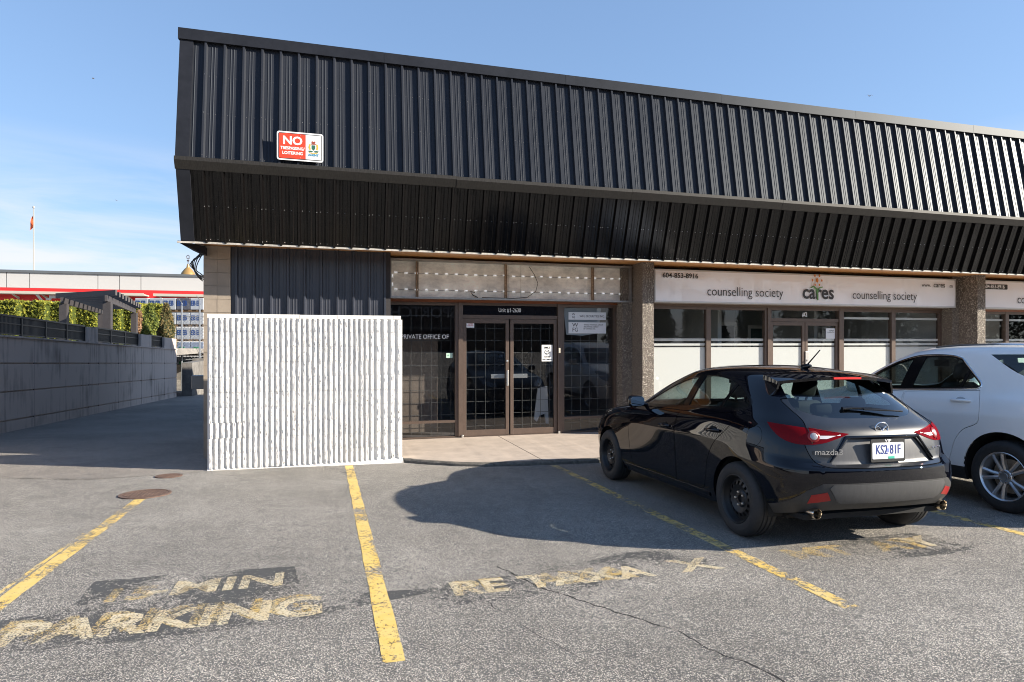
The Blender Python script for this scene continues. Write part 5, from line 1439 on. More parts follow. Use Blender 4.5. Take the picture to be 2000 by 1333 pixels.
m = MB(); m.prism(rrect(TX3(14.78), TX3(15.60), TZ(2.79), TZ(2.91), .02), .010, .013, FACE); m.build('number_plate', blackm, b3)
text('lettering', '604-853-8916', .125, whitem, b3, (TX3(15.18), -.016, TZ(2.85)), FR, .010, .92)
text('lettering', 'counselling society', .30, ink, b3, (TX3(16.98), ty, TZ(2.56)), FR, -.006, .95)
# street number over the doors
m = text('number_lettering', 'Unit #1-2630', .112, whitem, None, (3.40, YS - .004, 2.150), FR, .008, .74); bp_(m)
m = text('number_lettering', '#2', .13, whitem, None, (10.17, YS - .006, 2.149), FR, .02, 1.0); bp_(m)
m = text('window_lettering', 'PRIVATE OFFICE OF', .112, whitem, None, (1.775, YS - .004, 1.64), FR, .006, .90); bp_(m)

# no trespassing sign
nt = sign_root('warning_sign', (-.345, 9.985, 4.42), 'red and white no trespassing sign with a crest fixed to the ribbed metal', 'sign')
nt.rotation_euler = (R(-9.9 * 0), 0, R(0))
m = MB(); m.prism(rrect(-.325, .325, -.21, .21, .035), 0, .006, FACE); m.build('plate', pm('sign_white', (.80, .80, .80), .35), nt)
m = MB(); m.prism(rrect(-.305, .305, -.19, .19, .022), .006, .0075, FACE); m.build('border', blackm, nt)
m = MB(); m.prism([(.075, -.18), (.29, -.18), (.296, -.17), (.296, .17), (.29, .18), (.075, .18)], .0076, .009, FACE); m.build('white_field', pm('sign_grey_white', (.66, .66, .66), .35), nt)
m = MB(); m.prism([(-.29, -.18), (.073, -.18), (.073, .18), (-.29, .18), (-.297, .17), (-.297, -.17)], .0076, .009, FACE); m.build('red_field', pm('sign_red', (.80, .055, .02), .35), nt)
text('lettering', 'NO', .165, whitem, nt, (-.108, -.0102, .075), FR, .03, 1.05)
text('lettering', 'TRESPASSING/', .060, whitem, nt, (-.108, -.0102, -.035), FR, .028, .88)
text('lettering', 'LOITERING', .060, whitem, nt, (-.108, -.0102, -.105), FR, .028, .95)
text('lettering', 'AGENT', .045, pm('sign_blue', (.02, .25, .42), .4), nt, (.185, -.0102, -.112), FR, .03, 1.0)
gold = pm('crest_gold', (.62, .40, .05), .4); cred = pm('crest_brown', (.30, .06, .03), .4); cgreen = pm('crest_green', (.03, .12, .08), .4)
m = MB()      # simplified heraldic crest: shield, crown, two supporters, base
m.prism([(.16, .035), (.21, .035), (.21, -.015), (.185, -.045), (.16, -.015)], .009, .0105, FACE, 0)
m.prism([(.15, .045), (.22, .045), (.215, .06), (.155, .06)], .009, .0105, FACE, 1); m.prism([(.165, .062), (.205, .062), (.215, .085), (.20, .095), (.185, .085), (.17, .095), (.155, .085)], .009, .0105, FACE, 1)
for s in (-1, 1):
    c = .185; m.prism([(c + s * .035, -.03), (c + s * .06, -.035), (c + s * .07, .0), (c + s * .062, .045), (c + s * .045, .055), (c + s * .038, .035), (c + s * .045, .01)][::s], .009, .0105, FACE, 2)
    m.prism([(c + s * .005, -.052), (c + s * .04, -.045), (c + s * .075, -.05), (c + s * .06, -.068), (c + s * .02, -.07)][::s], .009, .0105, FACE, 0)
m.prism([(.115, -.055), (.13, -.072), (.185, -.082), (.24, -.072), (.255, -.055), (.24, -.083), (.185, -.095), (.13, -.083)], .0095, .011, FACE, 2)
m.build('crest', [cgreen, cred, gold], nt)
m = MB()
for z in (.165, -.165): m.lathe([(.008, 0), (.006, .004), (0, .005)], Matrix.Translation((0, -.009, z)) @ Matrix.Rotation(R(90), 4, 'X'), 10)
m.build('bolts', screwm, nt)

# window notices --------------------------------------------------------
def notice(label, x0, x1, z0, z1, mat, lines, y=YS - .005, cat='notice', tilt=0):
    n_ = empty('notice', ((x0 + x1) / 2, y, (z0 + z1) / 2), 0, label, cat)
    m = MB(); W = (x1 - x0) / 2; H_ = (z1 - z0) / 2; m.prism([(-W, -H_), (W, -H_), (W, H_), (-W, H_)], 0, .0015, FACE); m.build('sheet', mat, n_)
    for (s, sz, dx, dz, mt, bold, sx) in lines: text('lettering', s, sz, mt, n_, (dx, -.0030, dz), FR, bold, sx)
    return n_
paper = pm('paper_white', (.70, .72, .76), .5); paper2 = pm('paper_cool', (.52, .55, .62), .5)
n1 = notice('upper narrow white company sign on the right window of unit one', 4.60, 5.40, 1.985, 2.135, paper, [('WFG SECURITIES INC.', .062, .10, -.005, ink, .0, .88), ('W', .055, -.295, .03, ink, 0, 1.2), ('FG', .055, -.295, -.03, ink, 0, 1.0)])
n2 = notice('lower wider white company sign on the right window of unit one', 4.60, 5.40, 1.715, 1.935, paper, [('WORLD FINANCIAL GROUP', .036, .13, .06, ink, 0, .9), ('INSURANCE AGENCY', .036, .08, .02, ink, 0, .9), ('OF CANADA INC.', .036, .045, -.02, ink, 0, .9), ('W', .10, -.26, .055, ink, .004, 1.2), ('FG', .11, -.26, -.04, ink, .004, .95)])
q = tag(obj('poster', [(4.50, YS + .012, 2.22), (4.56, YS + .012, 1.69), (4.9, YS + .012, 1.67), (5.25, YS + .012, 1.72), (5.30, YS + .012, 2.22), (4.50, YS + .016, 2.22), (4.56, YS + .016, 1.69), (4.9, YS + .016, 1.67), (5.25, YS + .016, 1.72), (5.30, YS + .016, 2.22)], [(0, 1, 2, 3, 4), (9, 8, 7, 6, 5), (0, 5, 6, 1), (1, 6, 7, 2), (2, 7, 8, 3), (3, 8, 9, 4), (4, 9, 5, 0)], pm('poster_blue_grey', (.30, .34, .38), .5)), 'blue grey poster hanging inside the right window behind the two company signs', 'poster')
n3 = notice('white smile you are on camera notice taped on the right door glass', 4.04, 4.26, 1.17, 1.49, pm('paper_bright', (.8, .8, .78), .5), [('SMILE', .052, 0, .105, blackm, .02, 1.0), ("YOU'RE", .036, 0, -.075, blackm, .02, 1.0), ('ON CAMERA', .034, 0, -.125, blackm, .02, .95)], YS - .018)
m = MB(); m.tube([(.045 * math.cos(R(a)), -.004, .02 + .045 * math.sin(R(a))) for a in range(0, 361, 24)], .004, 5, caps=False); m.tube([(-.025, -.004, .005), (0, -.004, -.008), (.025, -.004, .005)], .004, 5); m.box(-.02, -.01, -.006, -.003, .025, .037); m.box(.01, .02, -.006, -.003, .025, .037); m.build('smiling_face', blackm, n3)
notice('small white and red sticker in the corner of the left door glass', 2.50 + .05, 2.70, 1.815, 1.905, paper, [('NOTICE', .024, 0, .022, pm('sticker_red', (.6, .05, .05), .5), .02, 1), ('NO SOLICITING', .016, 0, -.008, pm('sticker_red', (.6, .05, .05), .5), .02, 1)], YS - .018, 'sticker')
notice('small green and white sticker on the left window beside the door frame', 2.17, 2.29, 1.25, 1.34, pm('sticker_pale_green', (.45, .62, .52), .5), [('<', .06, -.02, 0, pm('sticker_green', (.04, .3, .16), .5), .02, 1)], YS - .005, 'sticker')
notice('white paper notice taped on the right door of unit two', 10.72, 11.0, 1.62, 1.85, paper, [('OPEN', .05, .02, .06, ink, .0, 1), ('By appointment only', .022, .0, .02, ink, 0, 1)], YS - .018)
# ------------------------------------------------------------------ white split-block screen wall
def block_white():
    m = bpy.data.materials.new('white_split_block'); m.use_nodes = True; nt = m.node_tree; N = nt.nodes; L = nt.links; b = N['Principled BSDF']; b.inputs['Roughness'].default_value = .75
    tc = N.new('ShaderNodeTexCoord'); mp = N.new('ShaderNodeMapping'); mp.inputs['Scale'].default_value = (1, 1, .42); mp.inputs['Rotation'].default_value = (0, R(24), 0)
    nz = N.new('ShaderNodeTexNoise'); nz.inputs['Scale'].default_value = 62; nz.inputs['Detail'].default_value = 3; nz.inputs['Roughness'].default_value = .55
    n2 = N.new('ShaderNodeTexNoise'); n2.inputs['Scale'].default_value = 3; n2.inputs['Detail'].default_value = 4
    L.new(tc.outputs['Object'], mp.inputs[0]); L.new(mp.outputs[0], nz.inputs['Vector']); L.new(tc.outputs['Object'], n2.inputs['Vector'])
    ma = N.new('ShaderNodeMath'); ma.operation = 'MULTIPLY_ADD'; ma.inputs[1].default_value = .30; L.new(n2.outputs['Fac'], ma.inputs[0]); L.new(nz.outputs['Fac'], ma.inputs[2])
    cr = N.new('ShaderNodeValToRGB'); cr.color_ramp.elements[0].position = .475; cr.color_ramp.elements[1].position = .515; cr.color_ramp.elements[0].color = (.14, .13, .12, 1); cr.color_ramp.elements[1].color = (.72, .71, .69, 1)
    L.new(ma.outputs[0], cr.inputs[0]); L.new(cr.outputs[0], b.inputs['Base Color'])
    bp = N.new('ShaderNodeBump'); bp.inputs['Distance'].default_value = .012; L.new(ma.outputs[0], bp.inputs['Height']); L.new(bp.outputs[0], b.inputs['Normal'])
    return m
smooth_white = pm('white_painted_groove', (.68, .66, .63), .7, noise=.04, nscale=10)
WY = 9.90; WX0, WX1 = -1.585, 1.145
wl = empty('screen_wall', (WX0, WY, -.28), 0, 'white painted ribbed concrete block wall in front of the dark cladding', 'wall')
WO = Vector((-WX0, -WY, .28))
def wb(m, name, mat, **k): o = m.build(name, mat, wl, **k); o.location = WO; return o
cz = [-.245 + i * .2155 for i in range(11)]
m = MB(); ribs = []
x = WX0 + .012
for k in range(31): ribs.append((x, x + .057)); x += .0742
for k in range(4): ribs.append((x + .006, x + .086)); x += .105
sg = MB()
for r_ in range(10):
    jx = random.uniform(-.002, .002); jy = random.uniform(-.003, .003)
    z0 = cz[r_] + .0015; z1 = min(cz[r_ + 1] - .0015, 1.885)
    for k, (a, b) in enumerate(ribs):
        ox = jx + (.012 if (r_ in (2,) and k < 6) else 0); a2, b2 = a + ox, b + ox
        nz_, nx_ = 9, 4; V = []; F = []
        for j in range(nz_ + 1):
            for i in range(nx_ + 1):
                fx = i / nx_; edge = (i in (0, nx_)); dep = 0 if edge else .034 + random.uniform(-.006, .005)
                if not edge and j in (0, nz_): dep -= .002
                V.append((a2 + (b2 - a2) * fx + 0, WY + jy + (.012 if edge else -dep + .005), z0 + (z1 - z0) * j / nz_))
        for j in range(nz_):
            for i in range(nx_):
                q = j * (nx_ + 1) + i; F.append((q, q + 1, q + nx_ + 2, q + nx_ + 1))
        F.append(tuple(range(nx_ + 1))[::-1]); F.append(tuple(range(nz_ * (nx_ + 1), (nz_ + 1) * (nx_ + 1))))
        m.add(V, F)
wb(m, 'split_face_ribs', block_white(), smooth=True, angle=50)
m = MB()
for r_ in range(10):
    z1 = min(cz[r_ + 1] - .002, 1.885); zz0 = cz[r_] + .002 if r_ else -.40
    m.box(WX0, WX1 - .01, WY + .008 + random.uniform(-.002, .002), WY + .19, zz0, z1)
m.box(WX0 + .003, WX1 - .013, WY + .012, WY + .185, -.4, 1.885)
wb(m, 'block_core', smooth_white)
m = MB(); xs = [WX0 - .002, -.95, -.35, .18, .70, 1.0, WX1 - .03]
for a, b in zip(xs, xs[1:]): m.box(a, b - .004, WY - .012 + random.uniform(-.002, .002), WY + .2, 1.888, 1.945 + random.uniform(-.002, .002))
wb(m, 'cap', smooth_white)
m = MB(); V = []; n = 60
for i in range(n + 1):
    x = WX0 + (WX1 - WX0) * i / n; t = max(0, (i / n - .38) / .62); hgt = .0 if x < -.62 and x > -.80 else .012 + .05 * t + random.uniform(-.006, .006)
    g = gz(x, WY) - .03; out = .02 + .03 * t + random.uniform(-.004, .004)
    V += [(x, WY - out - .02, g), (x, WY - out, g + .03 + hgt * .7), (x, WY + .0, g + .045 + hgt)]
m.add(V, [(3 * i + k, 3 * i + 3 + k, 3 * i + 4 + k, 3 * i + 1 + k) for i in range(n) for k in (0, 1)])
wb(m, 'mortar_base', pm('rough_white_mortar', (.62, .60, .57), .85, noise=.3, nscale=30, bump=.01, bscale=40), smooth=True)

# ------------------------------------------------------------------ left alley: retaining wall
A = Vector((-6.536, 15.969)); B = Vector((-5.995, 30.041)); t_ = (B - A).normalized(); q_ = Vector((-t_.y, t_.x))    # q_ points away from the alley (-X)
rw = empty('retaining_wall', (A.x, A.y, -.4), 0, 'grey concrete retaining wall with horizontal grooves along the left alley', 'wall')
RO = Vector((-A.x, -A.y, .4))
def rb(m, name, mat, **k): o = m.build(name, mat, rw, **k); o.location = RO; return o
def along(s): return A + t_ * s
def zc(s): return -.032 * s
def seg(m, s0, s1, z0, z1, o0, o1, mi=None):
    p = [along(s0) + q_ * o0, along(s1) + q_ * o0, along(s1) + q_ * o1, along(s0) + q_ * o1]; zz = [zc(s0), zc(s1), zc(s1), zc(s0)]
    V = [(a.x, a.y, z0 + b) for a, b in zip(p, zz)] + [(a.x, a.y, z1 + b) for a, b in zip(p, zz)]
    m.add(V, [(3, 2, 1, 0), (4, 5, 6, 7), (0, 1, 5, 4), (1, 2, 6, 5), (2, 3, 7, 6), (3, 0, 4, 7)], mi)
def concrete_wall_mat():
    m = bpy.data.materials.new('stained_wall_concrete'); m.use_nodes = True; nt = m.node_tree; N = nt.nodes; L = nt.links; b = N['Principled BSDF']; b.inputs['Roughness'].default_value = .85
    tc = N.new('ShaderNodeTexCoord'); mp = N.new('ShaderNodeMapping'); mp.inputs['Scale'].default_value = (3, 3, .35)
    n1 = N.new('ShaderNodeTexNoise'); n1.inputs['Scale'].default_value = 2.2; n1.inputs['Detail'].default_value = 7; n2 = N.new('ShaderNodeTexNoise'); n2.inputs['Scale'].default_value = 1.2; n2.inputs['Detail'].default_value = 6
    L.new(tc.outputs['Object'], mp.inputs[0]); L.new(mp.outputs[0], n1.inputs['Vector']); L.new(tc.outputs['Object'], n2.inputs['Vector'])
    cr = N.new('ShaderNodeValToRGB'); e = cr.color_ramp.elements; e[0].position = .34; e[0].color = (.24, .20, .175, 1); e[1].position = .52; e[1].color = (.54, .45, .40, 1)
    ad = N.new('ShaderNodeMath'); ad.operation = 'MULTIPLY_ADD'; ad.inputs[1].default_value = .5; L.new(n2.outputs['Fac'], ad.inputs[0]); 
    mu = N.new('ShaderNodeMath'); mu.operation = 'MULTIPLY'; mu.inputs[1].default_value = .55; L.new(n1.outputs['Fac'], mu.inputs[0]); L.new(mu.outputs[0], ad.inputs[2]); L.new(ad.outputs[0], cr.inputs[0]); L.new(cr.outputs[0], b.inputs['Base Color'])
    return m
rwm = concrete_wall_mat()
S0, S1 = -9.0, 14.08
m = MB()
for (z0, z1, o) in ((-.95, -.145, 0), (-.115, .475, .0), (.505, 1.085, .0), (1.115, 1.66, 0)): seg(m, S0, S1, z0, z1, o, .3)
seg(m, S0, S1 - .002, -.95, 1.655, .035, .28)
seg(m, S0, S1 + .02, 1.66, 1.70, -.03, .32)
for s0, s1 in ((-.25 - .6, -.02), (4.75, 5.42), (9.4, 10.6), (12.3, 14.08)): seg(m, s0, s1, 1.70, 2.12, .01, .27)
rb(m, 'concrete_panels', rwm)
m = MB()
for s in (1.5, 4.72, 5.45, 7.1, 9.38, 10.62, 12.28): seg(m, s - .006, s + .006, -.4, 1.66, -.001, .02)
rb(m, 'vertical_joints', pm('joint_dark_grey', (.10, .09, .085), .9))  # dark grey strips mark the upright joints
railm = pm('black_rail_paint', (.015, .015, .017), .45)
for s0, s1 in ((-7.0, -.85), (-.02, 4.75), (5.42, 9.4), (10.6, 12.3)):
    rl = MB(); seg(rl, s0, s1, 2.12, 2.16, .10, .16); seg(rl, s0, s1, 1.96, 1.985, .11, .15); seg(rl, s0, s1, 1.73, 1.755, .11, .15)
    s = s0 + .05
    while s < s1: seg(rl, s, s + .018, 1.755, 2.12, .12, .14); s += .055
    n_ = max(1, round((s1 - s0) / 1.25))
    for i in range(n_ + 1): c = s0 + (s1 - s0) * i / n_; seg(rl, max(s0, c - .025), min(s1, c + .025), 1.70, 2.13, .10, .155)
    rb(rl, 'railing', railm)
# wall that closes the alley and a low block
cw = MB(); cw.box(-6.1, -1.9, 34.0, 34.3, -1.4, .75); cw.box(-5.9, -5.5, 30.6, 34.0, -1.4, .65)
tag(cw.build('end_wall', pm('dark_end_concrete', (.16, .15, .14), .9, noise=.4, nscale=3)), 'low dark stained concrete wall closing the far end of the alley', 'wall')
# raised ground behind the wall
ug = MB(); V = [(-60, -5, 1.35), (-6.9, -5, 1.75), (-6.4, 30, .95), (-6.3, 60, .9), (-60, 60, 1.2)]
tag(obj('upper_ground', V, [(0, 1, 2, 3, 4)], asph_dark), kind='structure')

# ------------------------------------------------------------------ hedge, conifers
def leafy(m, center, rad, n, size, mats=3, shape='box', seed=1, flat=.5):
    rnd = random.Random(seed)
    for i in range(n):
        if shape == 'box':
            p = Vector((rnd.uniform(-1, 1), rnd.uniform(-1, 1), rnd.uniform(-1, 1)))
            k = rnd.choice((0, 1, 2, 1)); 
            if k == 1: p.y = -1 + abs(rnd.gauss(0, .12))
            elif k == 2: p.z = 1 - abs(rnd.gauss(0, .06))
            c = Vector((center[0] + p.x * rad[0], center[1] + p.y * rad[1] + rnd.gauss(0, .05), center[2] + p.z * rad[2] + .05 * math.sin(p.x * rad[0] * 5)))
        else:
            h = rnd.random() ** .8; a = rnd.uniform(0, 2 * math.pi); lump = 1 + .25 * math.sin(a * 3 + h * 9 + seed) + .12 * math.sin(a * 7 - h * 15)
            rr_ = rad[0] * (1 - h) ** .65 * (.25 + .75 * min(1, h * 6 + .45)) * lump * (1 - .45 * rnd.random() ** 2)
            c = Vector((center[0] + rr_ * math.cos(a), center[1] + rr_ * math.sin(a), center[2] + h * rad[2]))
        t = Vector((rnd.gauss(0, 1), rnd.gauss(0, 1), rnd.gauss(0, 1) + .8)).normalized(); u = t.orthogonal().normalized(); s = size * rnd.uniform(.6, 1.3)
        m.add([c - u * s * .4, c + t * s * .3 - u * s * .1, c + t * s, c + u * s * .4], [(0, 1, 2, 3)], rnd.randrange(mats))
def foliage(name, cols):
    out = []
    for i, c in enumerate(cols):
        mt = pm('%s_%s' % (name, ('dark', 'middle', 'light')[i]), c, .7, spec=.3); out.append(mt)
    return out
hed = foliage('hedge_leaf', ((.045, .06, .008), (.14, .155, .015), (.27, .26, .03)))
bark = pm('bark', (.07, .05, .035), .9)
m0 = Vector((-17.6, 43.6)); m1 = Vector((-13.2, 52.5))
# clipped hedge made of shrubs one can tell apart
hx = [(-21.8, 46.0), (-20.2, 47.2), (-18.6, 48.4), (-17.1, 49.6), (-15.6, 50.8), (-14.1, 52.0), (-12.6, 53.2)]
labs = ['hedge shrub at the left frame edge, first of the clipped row', 'clipped hedge shrub next to the one at the left frame edge', 'clipped hedge shrub seen just left of the pergola', 'clipped hedge shrub seen between the left and middle pergola posts', 'clipped hedge shrub seen behind the right part of the pergola', 'clipped hedge shrub seen right of the pergola front posts', 'last clipped hedge shrub, beside the small conifers']
def hedge_at(px, d, w, i):
    u = (px - 1000) / 1259; c, s = math.cos(R(16.2)), math.sin(R(16.2)); X = (c * u + s) * d; Y = (c - s * u) * d
    r0 = empty('hedge_shrub', (X, Y, 1.1), R(-16), labs[i], 'hedge', 'clipped yellow green hedge row')
    m = MB(); leafy(m, (0, 0, 1.55), (w / 2, .5, 1.52), 4200, .15, 3, 'box', 11 + i); m.build('foliage', hed, r0)
    m = MB(); m.box(-w / 2 + .12, w / 2 - .12, -.34, .4, .1, 2.92, bev=.1); m.build('inner_twigs', hed[0], r0)
    m = MB(); m.tube([(0, 0, -.2), (0.02, 0, .5), (0, 0, 1.0)], [.06, .05, .04], 8); m.build('stem', bark, r0)
for i, (px, d) in enumerate(((18, 42), (72, 42.7), (124, 43.4), (172, 44.1), (218, 44.8), (262, 45.5), (300, 46.2))): hedge_at(px, d, 1.75, i)
def conifer(px, d, base, h, r, cols, label, n, name='conifer', size=.16, group='small conifers behind the retaining wall', seed=5):
    u = (px - 1000) / 1259; c, s = math.cos(R(16.2)), math.sin(R(16.2)); X = (c * u + s) * d; Y = (c - s * u) * d
    r0 = empty(name, (X, Y, base), 0, label, 'tree', group)
    m = MB(); leafy(m, (0, 0, .15), (r, r, h), n, size, len(cols), 'cone', seed); m.build('crown', cols, r0)
    m = MB(); m.tube([(0, 0, -.3), (0, 0, h * .5), (0, 0, h * .92)], [.09, .05, .01], 8)
    rnd = random.Random(seed)
    for k in range(14): a = rnd.uniform(0, 6.28); z = h * rnd.uniform(.1, .8); rr_ = r * (1 - z / h) * .8; m.tube([(0, 0, z), (rr_ * math.cos(a), rr_ * math.sin(a), z + .15)], [.02, .006], 5)
    m.build('trunk', bark, r0); return r0
conifer(294, 40, .95, 2.75, .62, foliage('golden_conifer_leaf', ((.035, .055, .01), (.10, .13, .02), (.20, .21, .04))), 'golden green conifer in the middle of the three behind the railing', 6000, seed=3)
conifer(325, 39, .85, 2.80, .55, foliage('dull_conifer_leaf', ((.03, .035, .012), (.07, .07, .025), (.18, .13, .05))), 'darker brownish conifer right of the golden green one', 5000, seed=8)
conifer(272, 41, .95, 2.35, .33, foliage('dead_conifer_leaf', ((.12, .06, .03), (.26, .14, .07), (.32, .20, .12))), 'small dried brown conifer left of the golden green one', 2400, seed=13)

# ------------------------------------------------------------------ pergola
pg = empty('pergola', (-9.6, 32, 1.0), 0, 'dark grey timber pergola with slatted roof behind the railing', 'pergola'); PO = Vector((9.6, -32, -1.0))
pgm = pm('grey_painted_timber', (.045, .04, .042), .6, noise=.15, nscale=6)
P1 = Vector((-8.4, 29.5)); P2 = Vector((-10.2, 40.4)); P0 = Vector((-10.6, 31.5)); P3 = P0 + P2 - P1
def beam(m, a, b, w, z0, z1, over=0.0):
    a = Vector(a); b = Vector(b); t = (b - a).normalized(); a = a - t * over; b = b + t * over; q = Vector((-t.y, t.x)) * w / 2
    V = [(p.x, p.y, z) for z in (z0, z1) for p in (a - q, b - q, b + q, a + q)]
    m.add(V, [(3, 2, 1, 0), (4, 5, 6, 7), (0, 1, 5, 4), (1, 2, 6, 5), (2, 3, 7, 6), (3, 0, 4, 7)])
for P in (P0, P1, P2, P3): m = MB(); m.box(P.x - .14, P.x + .14, P.y - .14, P.y + .14, .9, 3.16); m.build('post', pgm, pg).location = PO
for a, b in ((P1, P2), (P0, P3)): m = MB(); beam(m, a, b, .09, 3.16, 3.40, .5); m.build('beam', pgm, pg).location = PO
for k in range(10):
    f = k / 9; m = MB(); beam(m, P0.lerp(P3, f), P1.lerp(P2, f), .07, 3.405, 3.62, .55); m.build('rafter', pgm, pg).location = PO

# ------------------------------------------------------------------ warehouse store far behind
wh = empty('warehouse_store', (-30, 88, -1), 0, 'large warehouse store with white panels and a red stripe in the background', 'building'); HO = Vector((30, -88, 1))
whp = pm('white_wall_panel', (.46, .45, .44), .6); whr = pm('red_stripe_paint', (.62, .02, .02), .5)
def hb(m, name, mat): o = m.build(name, mat, wh); o.location = HO; return o
m = MB(); m.box(-75, 6, 88.1, 130, -1, 9.6); hb(m, 'wall_core', pm('joint_grey', (.25, .25, .25), .8))
m = MB(); x = -72.5; k = 0
while x < 6: w = (2.3, 2.3, 7.0)[k % 3]; m.box(x + .04, min(x + w - .04, 6), 88.0, 88.12, 7.85, 9.58); x += w; k += 1
hb(m, 'upper_panels', whp)
m = MB(); m.box(-75, 6, 88.02, 88.12, 6.35, 7.84); hb(m, 'red_stripe', whr)
m = MB(); m.box(-75, 6, 88.03, 88.12, -1, 6.34); hb(m, 'lower_panels', whp)
m = MB(); m.box(-75, 6, 87.85, 88.5, 9.6, 9.9); hb(m, 'roof_edge', pm('grey_coping', (.10, .11, .12), .6))
for a, b in ((-40.5, -20.6), (-19.6, 2)):
    m = MB(); m.box(a, b, 85.6, 87.98, 7.05, 7.2); m.box(a, b, 85.55, 85.65, 7.0, 7.3)
    x = a + .5
    while x < b: m.add([(x, 87.98, 6.5), (x + .12, 87.98, 6.5), (x + .12, 85.8, 7.06), (x, 85.8, 7.06), (x, 87.98, 6.8), (x + .12, 87.98, 6.8)], [(0, 1, 2, 3), (4, 3, 2, 5), (0, 3, 4), (1, 5, 2)]); x += 2.9
    hb(m, 'canopy', pm('cream_canopy', (.42, .40, .34), .6))
tag(MB().lathe([(1.15, 0), (1.15, .25), (.95, .3), (.95, .6), (1.2, .62), (1.2, 1.15), (1.0, 1.3), (0, 1.3)], Matrix.Translation((-25.8, 104.3, 9.9)) @ Matrix.Diagonal((1.15, 1.15, 1.15, 1)), 24).build('roof_vent', pm('galvanised_vent', (.5, .52, .55), .4, .7), None, True), 'round metal vent standing on the warehouse roof', 'roof vent')
fp = empty('flagpole', (-45.5, 122.5, -2), 0, 'thin white flagpole with a drooping orange flag behind the warehouse', 'flagpole')
m = MB(); m.tube([(0, 0, 0), (0, 0, 12), (0, 0, 25.3)], [.10, .09, .07], 10); m.lathe([(.16, 25.3), (.2, 25.5), (0, 25.7)], Matrix(), 10); m.build('pole', pm('pale_pole', (.38, .36, .33), .5), fp)
m = MB(); V = []
for i in range(7):
    for j in range(4): V.append((-.10 * j - .06 * i * (j / 3) * .8, .15 * math.sin(i + j), 24.4 - .36 * i - .2 * j))
m.add(V, [(4 * i + j, 4 * i + j + 1, 4 * i + 4 + j + 1, 4 * i + 4 + j) for i in range(6) for j in range(3)]); m.build('flag', pm('orange_flag', (.6, .10, .03), .8), fp)
gd = empty('gold_dome', (-23.4, 126.5, 8.2), 0, 'small gold dome with a dark finial beyond the warehouse roof', 'dome')
m = MB(); m.lathe([(1.2, 0), (1.2, 4.3), (1.4, 4.4), (1.36, 4.9), (1.05, 5.7), (.6, 6.3), (.28, 6.6), (.16, 7.2), (0, 7.2)], Matrix(), 28); m.build('dome', pm('gold_dome_paint', (.38, .23, .08), .4, .3), gd, True)
m = MB(); m.tube([(0, 0, 7.2), (0, 0, 8.9)], [.07, .03], 8); m.lathe([(.02, 7.6), (.25, 7.8), (.02, 8.0)], Matrix(), 12); m.tube([(.3 * math.cos(R(a)), 0, 8.45 + .3 * math.sin(R(a))) for a in range(0, 361, 30)], .05, 6, caps=False); m.build('finial', pm('dark_finial', (.06, .04, .04), .5), gd)
fl = empty('floodlight', (-31.2, 86.5, 7.1), 0, 'pair of pale floodlights on the warehouse wall above the pergola', 'floodlight')
m = MB(); m.add([(-.9, 0, .0), (-.2, 0, -.9), (.2, -.3, -.9), (-.5, -.3, .1), (-.8, .3, .1), (-.1, .3, -.8)], [(0, 1, 2, 3), (0, 4, 5, 1), (3, 2, 5, 4)]); m.box(.7, 1.6, -.3, .3, -.5, -.2); m.box(.3, .8, -.1, .1, -.7, -.5); m.build('lamp_heads', pm('pale_metal', (.5, .5, .5), .5), fl)

# ------------------------------------------------------------------ stacked pallets of wrapped material, chain-link fence
wrap = pm('white_wrap', (.55, .56, .57), .5, noise=.12, nscale=2); wrap2 = pm('dark_wrap', (.13, .13, .15), .5, noise=.5, nscale=4)
blue = pm('blue_print', (.02, .07, .26), .5); pall = pm('pallet_wood', (.24, .15, .08), .8); grn = pm('green_print', (.02, .25, .10), .5); bluew = pm('blue_white_wrap', (.30, .36, .48), .5, noise=.3, nscale=3)
def at(px, d):
    u = (px - 1000) / 1259; c, s = math.cos(R(16.2)), math.sin(R(16.2)); return (c * u + s) * d, (c - s * u) * d
kk = 0
pos_w = ['farthest left', 'second from left', 'middle', 'second from right', 'rightmost']
lev_w = ['top', 'second', 'third', 'fourth', 'bottom']
for ci, px in enumerate((284, 312, 338, 364, 391)):
    for li in range(5):
        X, Y = at(px, 47); zt = 4.72 - li * 1.06 if True else 0
        gr_ = li >= 3
        what = 'blue wrapped pallet load with green print' if gr_ else 'white wrapped pallet load with blue print'
        r0 = empty('pallet_load', (X, Y, zt - 1.0), R(-16.2), '%s, %s level of the %s stack' % (what, lev_w[li], pos_w[ci]), 'pallet', 'stacked pallet loads beside the warehouse')
        m = MB(); m.box(-.47, .47, -.5, .5, .14, .98, bev=.03); m.build('wrapped_load', (wrap2 if (ci * 3 + li) % 7 == 2 else (bluew if gr_ else wrap)), r0)
        m = MB(); m.box(-.48, .48, -.5, .5, .0, .03); m.box(-.48, .48, -.5, .5, .10, .13)
        for xx in (-.44, 0, .44): m.box(xx - .05, xx + .05, -.5, .5, .03, .10)
        m.build('pallet', pall, r0)
        if gr_: m = MB(); m.box(-.25, .12, -.515, -.502, .35, .65); m.build('print', grn, r0)
        else:
            for dx in (-.26, .14):
                text('print', 'EB', .50, blue, r0, (dx, -.508, .60), FR, .03, .62)
m = MB(); m.box(-14, -1.95, 48, 49, -1.4, -.0); tag(m.build('concrete_plinth', pm('dark_end_concrete', (.16, .15, .14), .9)), 'low concrete plinth under the stacked pallet loads', 'plinth')
fc = empty('chain_link_fence', (-6, 36, 0), 0, 'galvanised chain link fence with tall posts at the end of the alley', 'fence'); FO = Vector((6, -36, 0))
galv = pm('galvanised_steel', (.28, .30, .33), .45, .7)
c0 = Vector(at(348, 34)); c1 = Vector(at(420, 35)); 
